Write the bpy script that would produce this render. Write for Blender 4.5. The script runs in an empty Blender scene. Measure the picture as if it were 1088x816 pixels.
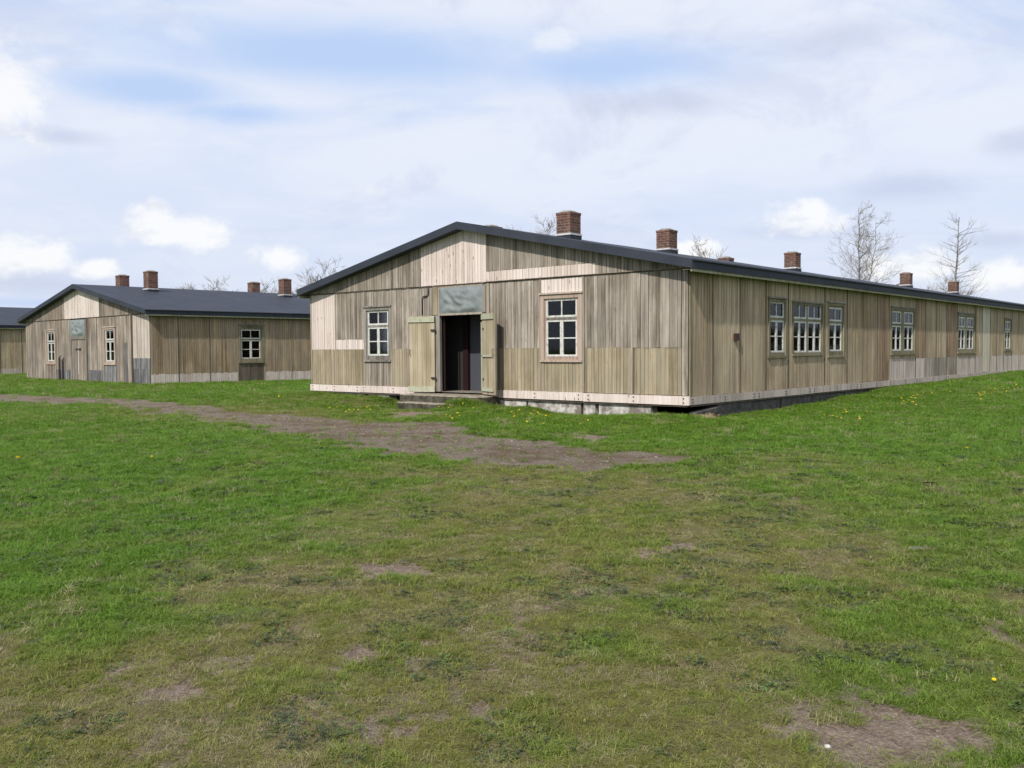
import bpy, bmesh, math, random
import numpy as np
from mathutils import Vector, Matrix
from math import sin, cos, pi, radians
random.seed(7)
RNG = np.random.default_rng(11)
scene = bpy.context.scene
COL = scene.collection

# ------------------------------------------------------------------ camera
CAMZ = 1.18657
F = 973.958; PITCH = 0.0375127; ROLL = -0.00607451
def cam_axes():
    R0 = Vector((1, 0, 0)); U0 = Vector((0, sin(PITCH), cos(PITCH)))
    Fw = Vector((0, cos(PITCH), -sin(PITCH)))
    c, s = cos(ROLL), sin(ROLL)
    return R0 * c + U0 * s, R0 * (-s) + U0 * c, Fw
R_, U_, F_ = cam_axes()
cam_data = bpy.data.cameras.new('camera')
cam = bpy.data.objects.new('camera', cam_data); COL.objects.link(cam)
m = Matrix.Identity(4)
for i in range(3):
    m[i][0] = R_[i]; m[i][1] = U_[i]; m[i][2] = -F_[i]
m[0][3] = 0; m[1][3] = 0; m[2][3] = CAMZ
cam.matrix_world = m
cam_data.sensor_width = 36; cam_data.lens = 36 * F / 1088
cam_data.clip_start = .05; cam_data.clip_end = 5000
scene.camera = cam

def ray(x, y):
    return (R_ * ((x - 544) / F) + U_ * (-(y - 408) / F) + F_)
def gnd(x, y, z=-.27):
    d = ray(x, y); k = (z - CAMZ) / d.z
    return (d.x * k, d.y * k)

# ------------------------------------------------------------------ noise (numpy)
def vnoise(x, y, seed=0):
    x = np.asarray(x, float); y = np.asarray(y, float)
    xi = np.floor(x).astype(np.int64); yi = np.floor(y).astype(np.int64)
    xf = x - xi; yf = y - yi
    def h(a, b):
        n = (a * 374761393 + b * 668265263 + seed * 974634777) & 0xffffffff
        n = ((n ^ (n >> 13)) * 1274126177) & 0xffffffff
        return ((n ^ (n >> 16)) & 0xffff) / 65535.0
    u = xf * xf * (3 - 2 * xf); v = yf * yf * (3 - 2 * yf)
    return (h(xi, yi) * (1 - u) + h(xi + 1, yi) * u) * (1 - v) + (h(xi, yi + 1) * (1 - u) + h(xi + 1, yi + 1) * u) * v
def fbm(x, y, seed=0, octv=4):
    s = 0; a = .5; t = 0
    for o in range(octv):
        s = s + a * vnoise(x * 2 ** o + 17.3 * o, y * 2 ** o - 9.1 * o, seed + o); t += a; a *= .5
    return s / t
def sstep(a, b, x):
    t = np.clip((x - a) / (b - a), 0, 1); return t * t * (3 - 2 * t)

# ------------------------------------------------------------------ material helpers
class NT:
    def __init__(s, name):
        s.m = bpy.data.materials.new(name); s.m.use_nodes = True
        s.t = s.m.node_tree; s.t.nodes.clear()
        s.out = s.n('ShaderNodeOutputMaterial')
    def n(s, typ, **k):
        nd = s.t.nodes.new(typ)
        for a, b in k.items(): setattr(nd, a, b)
        return nd
    def l(s, a, b): s.t.links.new(a, b)
    def put(s, sock, v):
        if v is None: return
        if isinstance(v, bpy.types.NodeSocket): s.l(v, sock)
        else:
            if isinstance(v, (tuple, list)) and len(v) == 3 and sock.type == 'RGBA': v = (*v, 1)
            sock.default_value = v
    def math(s, op, a, b=None, c=None, clamp=False):
        nd = s.n('ShaderNodeMath', operation=op); nd.use_clamp = clamp
        s.put(nd.inputs[0], a); s.put(nd.inputs[1], b)
        if c is not None: s.put(nd.inputs[2], c)
        return nd.outputs[0]
    def noise(s, vec, scale, detail=4, rough=.55, dist=0):
        nd = s.n('ShaderNodeTexNoise'); s.put(nd.inputs['Vector'], vec)
        nd.inputs['Scale'].default_value = scale; nd.inputs['Detail'].default_value = detail
        nd.inputs['Roughness'].default_value = rough; nd.inputs['Distortion'].default_value = dist
        return nd.outputs['Fac']
    def mapv(s, vec, scale=(1, 1, 1), loc=(0, 0, 0)):
        nd = s.n('ShaderNodeMapping'); s.put(nd.inputs['Vector'], vec)
        nd.inputs['Scale'].default_value = scale; nd.inputs['Location'].default_value = loc
        return nd.outputs[0]
    def ramp(s, fac, stops):
        nd = s.n('ShaderNodeValToRGB'); s.put(nd.inputs[0], fac)
        e = nd.color_ramp.elements
        while len(e) < len(stops): e.new(.5)
        for i, (p, c) in enumerate(stops):
            e[i].position = p; e[i].color = (*c, 1) if len(c) == 3 else c
        return nd.outputs[0]
    def mr(s, v, a, b, c=0, d=1, smooth=True):
        nd = s.n('ShaderNodeMapRange'); nd.interpolation_type = 'SMOOTHSTEP' if smooth else 'LINEAR'
        s.put(nd.inputs[0], v)
        for i, q in enumerate((a, b, c, d)): nd.inputs[i + 1].default_value = q
        return nd.outputs[0]
    def mix(s, f, a, b, mode='MIX'):
        nd = s.n('ShaderNodeMix', data_type='RGBA', blend_type=mode)
        s.put(nd.inputs[0], f); s.put(nd.inputs[6], a); s.put(nd.inputs[7], b)
        return nd.outputs[2]
    def bump(s, h, strength=.3, dist=.01):
        nd = s.n('ShaderNodeBump'); s.put(nd.inputs['Height'], h)
        nd.inputs['Strength'].default_value = strength; nd.inputs['Distance'].default_value = dist
        return nd.outputs[0]
    def bsdf(s, col, rough=.8, spec=.3, normal=None, metal=0):
        nd = s.n('ShaderNodeBsdfPrincipled')
        s.put(nd.inputs['Base Color'], col); s.put(nd.inputs['Roughness'], rough)
        s.put(nd.inputs['Specular IOR Level'], spec); s.put(nd.inputs['Metallic'], metal)
        if normal is not None: s.put(nd.inputs['Normal'], normal)
        s.l(nd.outputs[0], s.out.inputs[0]); return nd
    def tc(s): return s.n('ShaderNodeTexCoord').outputs['Object']
    def attr(s, name, typ='GEOMETRY'):
        return s.n('ShaderNodeAttribute', attribute_name=name, attribute_type=typ)

def wood(name, dark, mid, light, knots=0.0, stain=None, stain_amt=.0, streak=.5, groove=.05, seed=0, grey=None, grey_amt=0):
    """vertical weathered boards; 'tone' varies by board, grain runs along z"""
    t = NT(name); o = t.mapv(t.tc(), loc=(seed, seed * 1.7, seed * .6))
    tone = t.attr('tone').outputs['Fac']
    # shift coordinates per board so grain does not continue across boards
    sh = t.n('ShaderNodeCombineXYZ'); t.l(t.math('MULTIPLY', tone, 37.0), sh.inputs[2])
    va = t.n('ShaderNodeVectorMath', operation='ADD'); t.l(o, va.inputs[0]); t.l(sh.outputs[0], va.inputs[1])
    ob = va.outputs[0]
    g1 = t.noise(t.mapv(ob, (38, 38, 1.1)), 1, 5, .6)
    g2 = t.noise(t.mapv(ob, (17, 17, .55)), 1, 4, .6)
    big = t.noise(t.mapv(o, (1.5, 1.5, .8)), 1, 5, .65)
    f = t.math('ADD', t.math('MULTIPLY', tone, .36), t.math('ADD', .32, t.math('MULTIPLY', t.math('SUBTRACT', g2, .5), 1.5)))
    f = t.math('ADD', f, t.math('MULTIPLY', t.math('SUBTRACT', g1, .5), streak))
    f = t.math('ADD', f, t.math('MULTIPLY', t.math('SUBTRACT', big, .5), 1.1))
    col = t.ramp(f, [(.12, dark), (.5, mid), (.88, light)])
    if grey:
        gm = t.mr(t.noise(t.mapv(ob, (3.1, 3.1, .45)), 1, 3, .5), .42, .62)
        col = t.mix(t.math('MULTIPLY', gm, grey_amt), col, grey)
    if stain:
        sm = t.mr(t.noise(t.mapv(o, (.9, .9, .35), (5, 3, 1)), 1, 5, .6), .5, .68)
        col = t.mix(t.math('MULTIPLY', sm, stain_amt), col, stain)
    # thin dark weather streaks
    st = t.mr(t.noise(t.mapv(ob, (55, 55, .55), (3, 1, 0)), 1, 3, .6), .6, .74)
    col = t.mix(t.math('MULTIPLY', st, .55), col, tuple(c * .4 for c in dark))
    ck = t.mr(t.noise(t.mapv(ob, (75, 75, .28), (1, 7, 4)), 1, 2, .5), .64, .72)
    col = t.mix(t.math('MULTIPLY', ck, .45), col, tuple(c * .3 for c in dark))
    # pale split-out streaks and short dark nail / rot marks
    sl_ = t.mr(t.noise(t.mapv(ob, (26, 26, .8), (9, 4, 2)), 1, 4, .6), .60, .72)
    col = t.mix(t.math('MULTIPLY', sl_, .45), col, tuple(min(.62, c * 1.25) for c in light))
    if knots:
        vo = t.n('ShaderNodeTexVoronoi'); t.l(t.mapv(ob, (8.5, 8.5, 2.6)), vo.inputs['Vector']); vo.inputs['Scale'].default_value = 1
        km = t.mr(vo.outputs['Distance'], .09, .17, 1, 0)
        col = t.mix(t.math('MULTIPLY', km, knots), col, (.16, .10, .065))
    # gaps between boards (faces tagged below zero)
    col = t.mix(t.math('LESS_THAN', tone, -.5), col, (.035, .028, .022))
    b = t.bump(g1, .35, .004)
    t.bsdf(col, .85, .2, b); return t.m

M = {}
M['grey'] = wood('weathered_boards', (.095, .08, .062), (.235, .20, .162), (.43, .385, .335), .45, (.13, .105, .075), .45, .85, seed=1, grey=(.265, .237, .212), grey_amt=.55)
M['old'] = wood('old_brown_boards', (.075, .062, .05), (.205, .168, .135), (.42, .355, .30), .3, (.16, .115, .075), .5, 1.0, seed=21, grey=(.20, .18, .165), grey_amt=.6)
M['olive'] = wood('olive_boards', (.165, .133, .085), (.285, .236, .158), (.40, .34, .245), .35, (.14, .12, .066), .45, .5, seed=2, grey=(.25, .225, .175), grey_amt=.5)
M['pale'] = wood('new_pale_boards', (.43, .36, .32), (.575, .497, .455), (.66, .59, .55), .75, (.48, .40, .36), .3, .16, seed=3)
M['pale2'] = wood('aged_pale_boards', (.29, .245, .21), (.43, .37, .33), (.54, .475, .43), .35, (.22, .19, .16), .4, .5, seed=4)
M['tan'] = wood('tan_side_boards', (.21, .16, .102), (.365, .283, .187), (.50, .405, .288), .3, (.20, .145, .08), .55, .4, seed=5, grey=(.29, .25, .19), grey_amt=.4)
M['red'] = wood('reddish_boards', (.14, .09, .058), (.26, .18, .118), (.37, .275, .19), .2, (.12, .08, .05), .5, .5, seed=6)
M['slate'] = wood('grey_patch_boards', (.06, .061, .065), (.118, .118, .122), (.27, .265, .26), .0, (.08, .08, .085), .4, .8, seed=7)
M['darkstrip'] = wood('dark_batten', (.05, .04, .032), (.095, .078, .06), (.15, .125, .10), 0, seed=8)
M['strip'] = wood('cover_batten', (.16, .13, .10), (.27, .235, .19), (.36, .32, .27), .1, seed=9)
M['case_pink'] = wood('new_window_casing', (.23, .165, .13), (.345, .265, .215), (.42, .335, .28), .2, seed=10)
M['case_grey'] = wood('old_window_casing', (.10, .09, .078), (.19, .175, .155), (.30, .28, .255), .1, seed=11)
M['case_olive'] = wood('olive_window_casing', (.11, .095, .058), (.19, .165, .105), (.27, .24, .17), .1, seed=12)
M['fascia'] = wood('fascia_board', (.20, .19, .13), (.30, .29, .21), (.38, .37, .29), 0, seed=13)
M['beige'] = wood('beige_boards', (.39, .345, .265), (.48, .43, .345), (.55, .50, .42), 0, seed=14, streak=.2)
M['bright'] = wood('warm_far_boards', (.17, .12, .075), (.30, .225, .145), (.42, .33, .225), .2, (.17, .12, .06), .5, .5, seed=15, grey=(.23, .20, .17), grey_amt=.5)

def mat_paint(name, col, wear, wcol, rough=.6, scale=9):
    t = NT(name); o = t.tc()
    w = t.mr(t.noise(o, scale, 6, .7), .5, .62)
    g = t.noise(t.mapv(o, (30, 30, 3)), 1, 3)
    c = t.mix(t.math('MULTIPLY', g, .35), col, tuple(q * .72 for q in col))
    c = t.mix(t.math('MULTIPLY', w, wear), c, wcol)
    t.bsdf(c, rough, .35, t.bump(w, .2, .002)); return t.m
M['white'] = mat_paint('white_sash_paint', (.58, .58, .555), .7, (.27, .255, .235))
M['door'] = wood('door_boards', (.24, .20, .13), (.32, .27, .185), (.42, .365, .265), .1, (.24, .19, .10), .5, .4, seed=16)
M['ledge'] = mat_paint('pale_green_door_ledge', (.38, .39, .29), .6, (.27, .24, .17))
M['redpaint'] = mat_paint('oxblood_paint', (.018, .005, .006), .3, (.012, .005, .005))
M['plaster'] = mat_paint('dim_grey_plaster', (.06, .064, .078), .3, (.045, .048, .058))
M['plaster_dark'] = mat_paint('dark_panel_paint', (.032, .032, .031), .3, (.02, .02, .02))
M['iron'] = mat_paint('rusty_iron', (.035, .028, .025), .5, (.07, .035, .02))
M['redbox'] = mat_paint('red_metal_box', (.05, .017, .015), .4, (.03, .014, .013))

def mat_roof():
    t = NT('bitumen_roofing'); o = t.tc()
    n = t.noise(o, 1.3, 5, .6); f = t.noise(o, 60, 2, .5)
    w = t.n('ShaderNodeTexWave', wave_type='BANDS', bands_direction='X'); t.l(o, w.inputs[0]); w.inputs['Scale'].default_value = .314
    w.inputs['Distortion'].default_value = .15
    seam = t.mr(w.outputs['Fac'], .96, 1)
    c = t.ramp(n, [(.3, (.017, .022, .034)), (.7, (.027, .034, .052))])
    c = t.mix(t.math('MULTIPLY', f, .22), c, (.05, .056, .07))
    c = t.mix(t.math('MULTIPLY', seam, .35), c, (.013, .015, .02))
    c = t.mix(t.math('MULTIPLY', t.mr(t.noise(o, .55, 5, .65), .52, .66), .18), c, (.07, .078, .085))
    t.bsdf(c, .72, .35, t.bump(t.math('ADD', f, seam), .3, .004)); return t.m
M['roof'] = mat_roof()
def mat_brick():
    t = NT('chimney_brick')
    uv = t.n('ShaderNodeTexCoord').outputs['UV']
    b = t.n('ShaderNodeTexBrick'); t.l(uv, b.inputs['Vector'])
    b.inputs['Scale'].default_value = 1; b.inputs['Brick Width'].default_value = .24; b.inputs['Row Height'].default_value = .075
    b.inputs['Mortar Size'].default_value = .009; b.inputs['Mortar Smooth'].default_value = .3
    b.inputs['Color1'].default_value = (.175, .068, .046, 1); b.inputs['Color2'].default_value = (.085, .044, .035, 1)
    b.inputs['Mortar'].default_value = (.20, .16, .13, 1); b.inputs['Bias'].default_value = .1
    n = t.noise(t.tc(), 14, 5, .65); n2 = t.noise(t.tc(), 3, 3, .6)
    c = t.mix(t.mr(n, .45, .7), b.outputs[0], (.07, .05, .042))
    c = t.mix(t.math('MULTIPLY', t.mr(n2, .5, .7), .4), c, (.26, .20, .17))
    t.bsdf(c, .9, .2, t.bump(b.outputs['Fac'], -.4, .006)); return t.m
M['brick'] = mat_brick()
def mat_simple(name, c1, c2, scale=8, rough=.85, bump=.4, dist=.01, spec=.25, lo=.35, hi=.65):
    t = NT(name); o = t.tc(); n = t.noise(o, scale, 6, .65)
    c = t.ramp(n, [(lo, c1), (hi, c2)]); t.bsdf(c, rough, spec, t.bump(n, bump, dist)); return t.m
M['concrete'] = mat_simple('worn_concrete', (.10, .09, .07), (.27, .245, .20), 6)
def mat_step():
    t = NT('step_concrete'); o = t.tc(); n = t.noise(o, 6, 6, .65)
    top = t.ramp(n, [(.35, (.15, .13, .10)), (.6, (.30, .265, .21))])
    riser = t.ramp(n, [(.38, (.028, .028, .018)), (.6, (.10, .088, .068))])   # upright faces coloured darker than the treads
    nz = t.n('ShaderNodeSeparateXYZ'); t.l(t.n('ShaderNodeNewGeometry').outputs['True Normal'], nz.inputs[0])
    t.bsdf(t.mix(t.mr(nz.outputs[2], .35, .8), riser, top), .9, .2, t.bump(n, .7, .02)); return t.m
M['step'] = mat_step()
M['mortar'] = mat_simple('mortar_cap', (.12, .11, .10), (.30, .28, .26), 12)
M['whitewash'] = mat_simple('peeling_whitewash', (.17, .145, .125), (.52, .50, .48), 4, lo=.42, hi=.6, bump=1, dist=.03)
M['stone'] = mat_simple('dark_foundation_stone', (.04, .038, .036), (.115, .108, .10), 4, lo=.35, hi=.7, bump=.8, dist=.02)
M['bandwhite'] = mat_simple('lead_band', (.42, .43, .45), (.58, .59, .61), 10, rough=.5)
M['flash'] = mat_simple('black_flashing', (.018, .02, .026), (.035, .038, .048), 6, rough=.6)
M['floor'] = mat_simple('vestibule_boards', (.05, .04, .03), (.10, .08, .06), 6)
M['pebble'] = mat_simple('pebble_white', (.40, .39, .37), (.5, .49, .47), 10)
def mat_tarp():
    t = NT('grey_plastic_sheet'); o = t.tc(); n = t.noise(o, 3.5, 5, .6)
    c = t.ramp(n, [(.35, (.15, .172, .175)), (.65, (.21, .235, .235))])
    t.bsdf(c, .38, .5, t.bump(t.noise(o, 5, 2, .5), .2, .01)); return t.m
M['tarp'] = mat_tarp()
def mat_glass():
    t = NT('window_glass')
    tr = t.n('ShaderNodeBsdfTransparent'); tr.inputs[0].default_value = (.75, .78, .78, 1)
    gl = t.n('ShaderNodeBsdfGlossy'); gl.inputs['Roughness'].default_value = .04
    fr = t.n('ShaderNodeFresnel'); fr.inputs[0].default_value = 1.33
    mx = t.n('ShaderNodeMixShader'); t.l(fr.outputs[0], mx.inputs[0]); t.l(tr.outputs[0], mx.inputs[1]); t.l(gl.outputs[0], mx.inputs[2])
    t.l(mx.outputs[0], t.out.inputs[0]); return t.m
M['glass'] = mat_glass()
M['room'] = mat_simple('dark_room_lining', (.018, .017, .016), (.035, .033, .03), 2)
M['bark'] = mat_simple('bare_tree_bark', (.09, .075, .062), (.20, .175, .15), 6, bump=.3)
M['twig'] = mat_simple('twigs', (.17, .145, .13), (.30, .265, .24), 3, bump=0)

# ------------------------------------------------------------------ mesh builder
class MB:
    def __init__(s): s.v = []; s.f = []; s.tone = []; s.uv = []
    def hexa(s, p, tone=.5):
        b = len(s.v); s.v += [tuple(q) for q in p]
        for f in ((0, 3, 2, 1), (4, 5, 6, 7), (0, 1, 5, 4), (1, 2, 6, 5), (2, 3, 7, 6), (3, 0, 4, 7)):
            s.f.append(tuple(b + i for i in f)); s.tone.append(tone)
    def box(s, x0, x1, y0, y1, z0, z1, tone=None):
        if tone is None: tone = random.random()
        s.hexa([(x0, y0, z0), (x1, y0, z0), (x1, y1, z0), (x0, y1, z0), (x0, y0, z1), (x1, y0, z1), (x1, y1, z1), (x0, y1, z1)], tone)
    def tube(s, pts, r0, r1=None, n=6, cap=True, tone=.5):
        if r1 is None: r1 = r0
        L = len(pts); base = len(s.v); pts = [Vector(p) for p in pts]
        for i, p in enumerate(pts):
            d = (pts[min(i + 1, L - 1)] - pts[max(i - 1, 0)])
            d = d.normalized() if d.length > 1e-9 else Vector((0, 0, 1))
            a = d.cross(Vector((0, 0, 1)) if abs(d.z) < .9 else Vector((1, 0, 0))).normalized(); b = d.cross(a)
            r = r0 + (r1 - r0) * i / (L - 1)
            for k in range(n):
                q = p + a * (r * cos(2 * pi * k / n)) + b * (r * sin(2 * pi * k / n)); s.v.append(tuple(q))
        for i in range(L - 1):
            for k in range(n):
                s.f.append((base + i * n + k, base + i * n + (k + 1) % n, base + (i + 1) * n + (k + 1) % n, base + (i + 1) * n + k)); s.tone.append(tone)
        if cap and n > 2:
            s.f.append(tuple(base + k for k in reversed(range(n)))); s.tone.append(tone)
            s.f.append(tuple(base + (L - 1) * n + k for k in range(n))); s.tone.append(tone)
    def mesh(s, name, mat, fix=True, smooth=False, uvbox=False):
        me = bpy.data.meshes.new(name); me.from_pydata(s.v, [], s.f)
        a = me.attributes.new('tone', 'FLOAT', 'FACE'); a.data.foreach_set('value', s.tone)
        if fix:
            bm = bmesh.new(); bm.from_mesh(me); bmesh.ops.recalc_face_normals(bm, faces=bm.faces); bm.to_mesh(me); bm.free()
        if uvbox:
            uv = me.uv_layers.new(name='uv')
            for p in me.polygons:
                nx, ny, nz = abs(p.normal.x), abs(p.normal.y), abs(p.normal.z)
                for li in p.loop_indices:
                    c = me.vertices[me.loops[li].vertex_index].co
                    uv.data[li].uv = (c.y + .12, c.z) if nx > max(ny, nz) else ((c.x, c.z) if ny > nz else (c.x, c.y))
        if smooth: me.polygons.foreach_set('use_smooth', [True] * len(me.polygons))
        me.materials.append(mat); return me
    def build(s, name, mat, parent=None, **k):
        o = bpy.data.objects.new(name, s.mesh(name, mat, **k)); COL.objects.link(o)
        if parent: o.parent = parent
        return o
def tag(o, label=None, cat=None, group=None, kind=None):
    if label: o['label'] = label
    if cat: o['category'] = cat
    if group: o['group'] = group
    if kind: o['kind'] = kind
    return o
def empty(name, loc=(0, 0, 0), rz=0):
    o = bpy.data.objects.new(name, None); COL.objects.link(o); o.location = loc; o.rotation_euler = (0, 0, rz); o.empty_display_size = .3
    return o

# ------------------------------------------------------------------ barrack construction
W = 12.852; ZT = 2.84; SL = (4.407 - 3.015) / (W / 2 + .26)
def roof_top(b): return 3.015 + SL * (min(b, W - b) + .26)
def roof_under(b): return roof_top(b) - .19

class Face:
    """t runs along the wall, z up, d outwards"""
    def __init__(s, kind): s.k = kind
    def P(s, t, z, d): return (-d, t, z) if s.k == 'g' else (t, -d, z)
    def box(s, mb, t0, t1, z0, z1, d0, d1, tone=None, z1b=None):
        if tone is None: tone = random.random()
        zb = z1 if z1b is None else z1b
        P = s.P
        mb.hexa([P(t0, z0, d0), P(t1, z0, d0), P(t1, z0, d1), P(t0, z0, d1), P(t0, z1, d0), P(t1, zb, d0), P(t1, zb, d1), P(t0, z1, d1)], tone)
G = Face('g'); S = Face('s')

def panel(root, fc, t0, t1, z0, z1, mat, d=0.0, pw=.098, name='wall_panel', slope=False, bias=0.0, spread=1.0, label=None):
    if t1 - t0 < .02: return
    mb = MB(); n = max(1, round((t1 - t0) / pw)); w = (t1 - t0) / n
    cuts = [t0] + [t0 + w * (i + random.uniform(-.13, .13)) for i in range(1, n)] + [t1]
    for i in range(n):
        a, b = cuts[i], cuts[i + 1]; gp = .0042 if n > 1 else 0
        dd = d + random.uniform(-.004, .004); tone = min(1, max(0, .5 + bias + (random.random() - .5) * spread))
        jz = random.uniform(-.004, .004)
        if slope:
            fc.box(mb, a + gp, b - gp, z0 + jz, roof_under(a) + .03, d, dd + .022, tone, roof_under(b) + .03)
            if (a - W / 2) * (b - W / 2) < 0: pass
        else: fc.box(mb, a + gp, b - gp, z0 + jz, z1, d, dd + .022, tone)
    # backing
    if slope: 
        ms = [t0, t1] if not (t0 < W / 2 < t1) else [t0, W / 2, t1]
        for a, b in zip(ms, ms[1:]): fc.box(mb, a, b, z0 + .006, roof_under(a) + .03, d - .05, d + .004, -1, roof_under(b) + .03)
    else: fc.box(mb, t0, t1, z0 + .006, z1 - .003, d - .05, d + .004, -1)
    o = mb.build(name, M[mat], root)
    if label: o['label'] = label
    return o

def batten(root, fc, t, z0, z1, w=.045, d=.04, mat='strip'):
    mb = MB(); fc.box(mb, t - w / 2, t + w / 2, z0, z1, .0, d)
    return mb.build('cover_strip', M[mat], root)

def sash(parent, fc, t0, t1, z0, z1, d, nx, nz, fw=.045, bw=.028):
    mb = MB(); B = fc.box
    B(mb, t0, t0 + fw, z0, z1, d, d + .04); B(mb, t1 - fw, t1, z0, z1, d, d + .04)
    B(mb, t0 + fw, t1 - fw, z0, z0 + fw, d, d + .038); B(mb, t0 + fw, t1 - fw, z1 - fw, z1, d, d + .038)
    for i in range(1, nx):
        c = t0 + (t1 - t0) * i / nx; B(mb, c - bw / 2, c + bw / 2, z0 + fw, z1 - fw, d + .004, d + .034)
    for i in range(1, nz):
        c = z0 + (z1 - z0) * i / nz; B(mb, t0 + fw, t1 - fw, c - bw / 2, c + bw / 2, d + .006, d + .032)
    return mb.build('sash', M['white'], parent)

def window(root, fc, t0, t1, z0, z1, case='case_grey', bays=None, inset=(.10, .10, .14, .13), cw=.075, cap=True, lite=.34):
    """casing round t0..t1,z0..z1; bays = list of (ta,tb) glazed bays"""
    mb = MB(); B = fc.box
    l, r, bt, tp = inset
    if bays is None: bays = [(t0 + l, t1 - r)]
    zi0, zi1 = z0 + bt, z1 - tp
    B(mb, t0, t0 + cw, z0 + .05, z1 - .04, 0, .045); B(mb, t1 - cw, t1, z0 + .05, z1 - .04, 0, .045)
    B(mb, t0 + cw, t1 - cw, z1 - .04 - cw, z1 - .04, 0, .043)
    B(mb, t0 - .01, t1 + .01, z0, z0 + .055, -.03, .065)
    B(mb, t0 + cw, t1 - cw, z0 + .055, z0 + bt - .005, -.03, .03)
    # inner lining between casing and sashes
    edges = [t0 + cw] + [q for b in bays for q in b] + [t1 - cw]
    for i in range(0, len(edges), 2):
        if edges[i + 1] - edges[i] > .004: B(mb, edges[i], edges[i + 1], z0 + bt - .005, z1 - .04 - cw, -.05, .012)
    for ta, tb in bays:
        if z1 - .04 - cw - zi1 > .004: B(mb, ta, tb, zi1, z1 - .04 - cw, -.05, .010)
    w = mb.build('window', M[case], root)
    if cap:
        c = MB(); B(c, t0 - .03, t1 + .03, z1 - .04, z1, 0, .075); c.build('drip_board', M['case_grey' if case != 'case_pink' else 'pale2'], w)
    zt = zi1 - (zi1 - zi0) * lite
    gl = MB(); tr = MB()
    for ta, tb in bays:
        sash(w, fc, ta, tb, zt + .03, zi1, -.035, 2, 1)
        mid = (ta + tb) / 2
        sash(w, fc, ta, mid - .001, zi0, zt - .03, -.037, 1, 2)
        sash(w, fc, mid + .001, tb, zi0, zt - .03, -.036, 1, 2)
        B(tr, ta, tb, zt - .03, zt + .03, -.045, .012)
        B(gl, ta + .02, tb - .02, zi0 + .02, zi1 - .02, -.022, -.018)
    tr.build('transom_bar', M[case if case != 'case_pink' else 'case_grey'], w)
    gl.build('glass_pane', M['glass'], w)
    return w

def chimney(root, a, b, s=.46, top=4.85):
    zr = min(roof_top(b - s / 2), roof_top(b + s / 2)); zf = roof_top(b) + .055
    mb = MB(); h = s / 2
    mb.box(a - h, a + h, b - h, b + h, zr - .25, top - .10)
    mb.box(a - h - .012, a + h + .012, b - h - .012, b + h + .012, top - .10, top - .035)
    c = mb.build('chimney', M['brick'], root, uvbox=True)
    f = MB(); e = .02; f.box(a - h - e, a + h + e, b - h - e, b + h + e, zr - .2, zf, .5); f.build('flashing', M['flash'], c)
    f = MB(); e = .03; f.box(a - h - e, a + h + e, b - h - e, b + h + e, zf, zf + .045, .5); f.build('lead_band', M['bandwhite'], c)
    f = MB(); q = h - .03; k = h - .12
    f.hexa([(a - q, b - q, top - .035), (a + q, b - q, top - .035), (a + q, b + q, top - .035), (a - q, b + q, top - .035),
            (a - k, b - k, top + .02), (a + k, b - k, top + .025), (a + k, b + k, top + .015), (a - k, b + k, top + .03)])
    f.build('mortar_cap', M['mortar'], c)
    return c

def roof(root, L):
    mb = MB(); e = .26; a0, a1 = -.32, L + .3; n = int(L / 1.5)
    prof = [(-e, 3.015 - .19), (-e, 3.015), (W / 2, 4.407), (W + e, 3.015), (W + e, 3.015 - .19), (W / 2, 4.407 - .19)]
    base = 0
    for i in range(n + 1):
        a = a0 + (a1 - a0) * i / n
        dz = 0 if i in (0,) else random.uniform(-.008, .008)
        for (b, z) in prof: mb.v.append((a, b, z + dz))
    for i in range(n):
        for k in range(6):
            j = (k + 1) % 6; mb.f.append((i * 6 + k, i * 6 + j, (i + 1) * 6 + j, (i + 1) * 6 + k)); mb.tone.append(.5)
    mb.f.append((0, 1, 2, 5)); mb.f.append((2, 3, 4, 5)); q = n * 6
    mb.f.append((q, q + 1, q + 2, q + 5)); mb.f.append((q + 2, q + 3, q + 4, q + 5)); mb.tone += [.5] * 4
    r = mb.build('roof', M['roof'], root)
    # rolled felt edge along both eaves and along the ridge
    for b, s in ((-e, -1), (W + e, 1)):
        t = MB(); t.tube([(a0 + .02, b + s * .012, 3.0), (a1, b + s * .012, 3.0)], .03, n=8); t.build('felt_edge', M['roof'], r, smooth=True)
    f = MB(); f.box(a0 + .03, a1, -.235, -.205, 2.765, 2.85); f.build('fascia', M['fascia'], root)
    f = MB(); f.box(a0 + .03, a1, -.2, -.02, 2.80, 2.815); f.build('soffit', M['darkstrip'], root)
    f = MB(); f.box(a0 + .03, a1, W + .205, W + .235, 2.765, 2.85); f.build('fascia', M['fascia'], root)
    return r

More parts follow.
